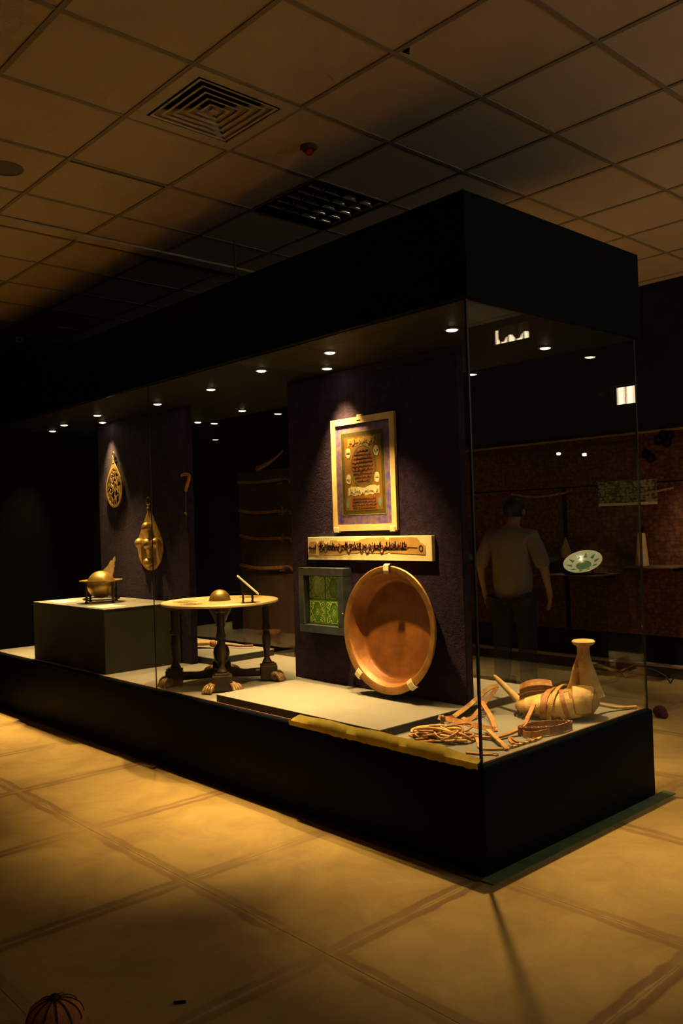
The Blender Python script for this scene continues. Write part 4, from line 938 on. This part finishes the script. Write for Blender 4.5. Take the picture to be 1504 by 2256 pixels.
# small downlights added under the bulkhead to brighten the back of the room
bzl = bez
for q, x in enumerate((-5.2, -3.7, -2.3, -1.0, .1, 1.0, 2.2, 3.3)):
    z0 = 2.37; tl_ = thing('fill_downlight', (x, 4.22, z0-.006), ['first', 'second', 'third', 'fourth', 'fifth', 'sixth', 'seventh', 'eighth'][q]+' small added fill lamp under the bulkhead counting from the left wall', 'fill_downlight', 'added bulkhead downlights')
    o = piece('bezel', bez, (x, 4.22, z0), tl_); piece('lamp', blb, (x, 4.22, z0), tl_)
    ld = bpy.data.lights.new('fill_downlight_beam', 'SPOT'); ld.energy = FILL_W; ld.color = (1.0, .76, .42); ld.spot_size = math.radians(74); ld.spot_blend = 1.0; ld.shadow_soft_size = .03
    lo = bpy.data.objects.new('fill_downlight_beam', ld); COL.objects.link(lo); lo.parent = tl_; lo.location = (0, 0, -.010); lo.rotation_mode = 'QUATERNION'; lo.rotation_quaternion = Vector((0, .34, -1.28) if q == 2 else (0, .50, -1.0) if q == 3 else (0, -1.0, -2.36)).to_track_quat('-Z', 'Y')
    if q == 2: ld.spot_size = math.radians(34)
for q, (x, z) in enumerate(((2.07, 2.15), (1.80, 2.12))):
    pl = thing('pendant_lamp', (x, 3.94, z-.02), 'small pendant lamp on a cord before the back wall, '+('farther from the case' if q == 0 else 'nearer the case'), 'lamp')
    obj('bulb', MB().ball((x, 3.94, z), .014, n=12, k=8), M_BULB, pl, 80); obj('socket', MB().tube([(x, 3.94, z+.012), (x, 3.94, z+.045)], .011, 10), M_BLACK, pl, 60); obj('cord', MB().tube([(x, 3.94, z+.045), (x, 3.94, HC-.005)], .002, 6), M_BLACK, pl)
# blue cable looping along the foot of the back wall
t = thing('barrier_cable', (-1.5, 4.55, 0), 'thin blue cable looping in low hoops over the floor by the back wall', 'cable')
for (a, b, h) in ((-2.35, -1.86, .10), (-1.86, -1.42, .12), (-1.42, -.95, .13), (-.95, -.5, .12)):
    obj('hoop', MB().tube(cr([(a, 4.55, .006), (a+.06, 4.55, h*.6), ((a+b)/2, 4.55, h), (b-.06, 4.55, h*.6), (b, 4.55, .006)], 6), .006, 7), M_BLUEC, t, 60)
tag(obj('yarn_tassel', MB().ball((-.87, 3.27, .045), .055, .045, .045, 12, 8).ball((-.82, 3.24, .03), .03, .03, .028, 10, 6), M_PURPLE, None, 60), 'dark red yarn tassel lying on the floor behind the case', 'tassel')

# ------------------------------------------------------------------ rack with swords standing behind the case
ry = 2.36
t = thing('sword_rack', (-4.58, ry, 0), 'brown upright board rack for swords standing behind the case', 'rack')
obj('back_board', MB().box(-5.02, -4.15, ry+.01, ry+.04, .35, 2.13, .004, 1), M_BOARD, t)
for x in (-4.98, -4.19): obj('post', MB().box(x-.03, x+.03, ry+.04, ry+.09, 0, 2.13, .004, 1), M_DWOOD, t)
obj('foot_rail', MB().box(-5.05, -4.12, ry-.15, ry+.25, 0, .05, .006, 1), M_DWOOD, t)
PEG = [(2.03, 2.02), (1.735, 1.71), (1.475, 1.44), (1.165, 1.155)]
for q, (za, zb_) in enumerate(PEG):
    for x in (-4.85, -4.30): obj('peg', MB().tube([(x, ry-.045, (za+zb_)/2-.045), (x, ry+.012, (za+zb_)/2-.045)], .006, 8), M_BRASSD, t, 60)
    s = thing('curved_sword', (-4.58, ry-.03, min(za, zb_)-.03), ['uppermost curved sword on the brown rack, brightest edge', 'second curved sword from the top on the brown rack', 'third curved sword from the top on the brown rack', 'lowest curved sword on the brown rack'][q], 'sword', 'swords on the rack')
    sg = (-.012, -.022, -.026, -.022)[q]
    pts = cr([(-4.98, ry-.026, za), (-4.75, ry-.026, (za*.7+zb_*.3)+sg), (-4.5, ry-.026, (za+zb_)/2+sg*.9), (-4.25, ry-.026, zb_)], 5)
    obj('scabbard', MB().strap(pts, .030, .012, (0, -1, 0)), (M_BRASS, M_LEATHER, M_LEATHER, M_LEATHER)[q], s)
    obj('guard', MB().box(-4.262, -4.248, ry-.036, ry-.014, zb_-.045, zb_+.045, .003, 1), M_BRASSD, s)
    obj('grip', MB().tube(cr([(-4.25, ry-.026, zb_), (-4.19, ry-.026, zb_+.005), (-4.14, ry-.026, zb_-.01), (-4.12, ry-.026, zb_-.035)], 4), .013, 8), M_LEATHERD, s, 60)
t = thing('powder_horn', (-4.45, ry, 2.14), 'curved brown horn resting on top of the sword rack', 'horn')
obj('horn', MB().tube(cr([(-4.70, ry+.03, 2.158), (-4.58, ry+.03, 2.185), (-4.42, ry+.03, 2.24), (-4.28, ry+.03, 2.31)], 5), [.028-.0013*i for i in range(16)], 12), M_LEATHER, t, 60)
obj('cap', MB().tube([(-4.715, ry+.03, 2.156), (-4.69, ry+.03, 2.160)], .030, 12), M_BRASSD, t, 60)

# ------------------------------------------------------------------ the man beyond the case, seen from behind
def skin(name, verts, edges, radii, mt_, parent, sub=2, root=0):
    me = bpy.data.meshes.new(name); me.from_pydata([Vector(v) for v in verts], edges, []); o = bpy.data.objects.new(name, me); COL.objects.link(o)
    md = o.modifiers.new('s', 'SKIN'); md.use_smooth_shade = True
    for i, r in enumerate(radii):
        sv = me.skin_vertices[0].data[i]; sv.radius = (r, r) if not isinstance(r, tuple) else r; sv.use_root = (i == root)
    su = o.modifiers.new('u', 'SUBSURF'); su.levels = sub; su.render_levels = sub
    dg = bpy.context.evaluated_depsgraph_get(); me2 = bpy.data.meshes.new_from_object(o.evaluated_get(dg)); me2.name = name
    bpy.data.objects.remove(o); q = bpy.data.objects.new(name, me2); COL.objects.link(q); q.parent = parent; me2.materials.clear(); me2.materials.append(mt_)
    for p in me2.polygons: p.use_smooth = True
    return q
MX, MY = -2.37, 3.50
man = thing('person', (MX, MY, 0), 'standing person seen from behind in a pale shirt and dark trousers, head bowed', 'person')
man.rotation_euler = (0, 0, math.radians(12)); man.scale = (1.12, 1.06, 1.0)
V = []; Ed = []; Ra = []
def jt(p, r, par=None):
    V.append(p); Ra.append(r)
    if par is not None: Ed.append((par, len(V)-1))
    return len(V)-1
pel = jt((0, 0, .93), (.135, .095)); wst = jt((0, .005, 1.08), (.125, .085), pel); ch = jt((0, .0, 1.28), (.145, .095), wst); up_ = jt((0, .01, 1.42), (.10, .07), ch)
nk = jt((0, .035, 1.50), .048, up_); hd0 = jt((0, .07, 1.56), (.062, .075), nk); hd1 = jt((0, .095, 1.64), (.070, .088), hd0); jt((0, .095, 1.70), (.050, .062), hd1)
for s in (-1, 1):
    sh = jt((s*.17, .0, 1.40), .056, up_); el = jt((s*.275, -.02, 1.13), .042, sh); wr = jt((s*.285, .06, .91), .026, el); pm = jt((s*.283, .085, .84), (.018, .036), wr)
    for q, (dy, L_) in enumerate(((.032, .075), (.012, .085), (-.010, .080), (-.030, .062))):
        a_ = jt((s*.282, .085+dy*.8, .80), .009, pm); jt((s*.275, .088+dy, .80-L_*.55), .0085, a_); jt((s*.262, .09+dy, .80-L_), .0075, len(V)-1)
    th_ = jt((s*.268, .125, .83), .010, pm); jt((s*.260, .145, .785), .009, th_)
    hp = jt((s*.092, 0, .88), .092, pel); kn = jt((s*.105, .015, .50), .060, hp); an = jt((s*.11, -.01, .10), .042, kn); jt((s*.12, .09, .045), .036, an)
skin('body', V, Ed, Ra, M_SKIN, man)
V, Ed, Ra = [], [], []
a = jt((0, 0, .80), (.195, .135)); b = jt((0, .005, 1.05), (.178, .122), a); c = jt((0, 0, 1.25), (.190, .126), b); d = jt((0, .01, 1.42), (.115, .085), c); jt((0, .03, 1.475), (.060, .058), d)
for s in (-1, 1):
    sh = jt((s*.17, .0, 1.395), .080, d); el = jt((s*.262, -.018, 1.18), .068, sh); jt((s*.278, -.012, 1.10), .064, el)
skin('shirt', V, Ed, Ra, M_SHIRT, man)
V, Ed, Ra = [], [], []
a = jt((0, 0, .92), (.165, .112))
for s in (-1, 1):
    hp = jt((s*.095, 0, .82), .108, a); kn = jt((s*.108, .015, .50), .084, hp); an = jt((s*.113, -.01, .14), .072, kn); jt((s*.114, -.008, .055), .074, an)
skin('trousers', V, Ed, Ra, M_TROUS, man)
o = obj('hair', MB().ball((0, 0, 0), .089, .106, .108, 24, 14), M_HAIR, man, 80)
for v in o.data.vertices:
    p = v.co+root_loc(man); p = p+Vector((0, .078, 1.652))
    if p.z < 1.62 and p.y > .11: p.y = .11
    v.co = p
for s in (-1, 1):
    o = obj('shoe', MB().box(MX+s*.118-.048, MX+s*.118+.048, MY-.075, MY+.20, .001, .085, .03, 3), M_SHOE, man, 60)
for s in (-1, 1):
    o = obj('ear', MB().ball((MX+s*.086, MY+.075, 1.615), .012, .022, .032, 10, 6), M_SKIN, man, 60)

# ------------------------------------------------------------------ odds and ends on the floor near the viewer
t = thing('striped_pouch', (-.255, -1.825, 0), 'rounded orange cloth pouch with dark stripes on the floor at bottom left', 'pouch')
pb = Vector((-.255, -1.825, 0))
v_ = MB().ball((pb.x, pb.y, .055), .085, .085, .060, 28, 14); obj('bag', v_, M_ORANGE, t, 80)
for q in range(6):
    u = q*PI/6+.2; pts = [pb+Vector((.0865*math.cos(w_)*math.cos(u), .0865*math.cos(w_)*math.sin(u), .055+.0615*math.sin(w_))) for w_ in [i*PI/16 for i in range(17)]]
    obj('stripe', MB().strap(pts, .005, .002, lambda i, P_=pts: tuple((P_[i]-pb-Vector((0, 0, .055))).normalized())), M_INK, t)
obj('tie', MB().ball((pb.x, pb.y, .118), .016, .016, .012, 10, 6), M_INK, t, 60)
tag(obj('black_strip', MB().obox((-.13, -1.456, .004), (.6, .8, 0), (-.8, .6, 0), (0, 0, 1), .020, .004, .004, .001), M_BLACK), 'small black plastic strip lying on the floor in the foreground', 'strip')
t = thing('floor_debris', (-2.66, -.085, 0), 'scrap of brown paper lying on the floor against the case', 'scrap')
obj('scrap', MB().add([(-2.70, -.10, .001), (-2.64, -.11, .001), (-2.62, -.08, .020), (-2.68, -.06, .006), (-2.70, -.10, .003), (-2.64, -.11, .003), (-2.62, -.08, .022), (-2.68, -.06, .008)], [(3, 2, 1, 0), (4, 5, 6, 7), (0, 1, 5, 4), (1, 2, 6, 5), (2, 3, 7, 6), (3, 0, 4, 7)]), M_LEATHERD, t)
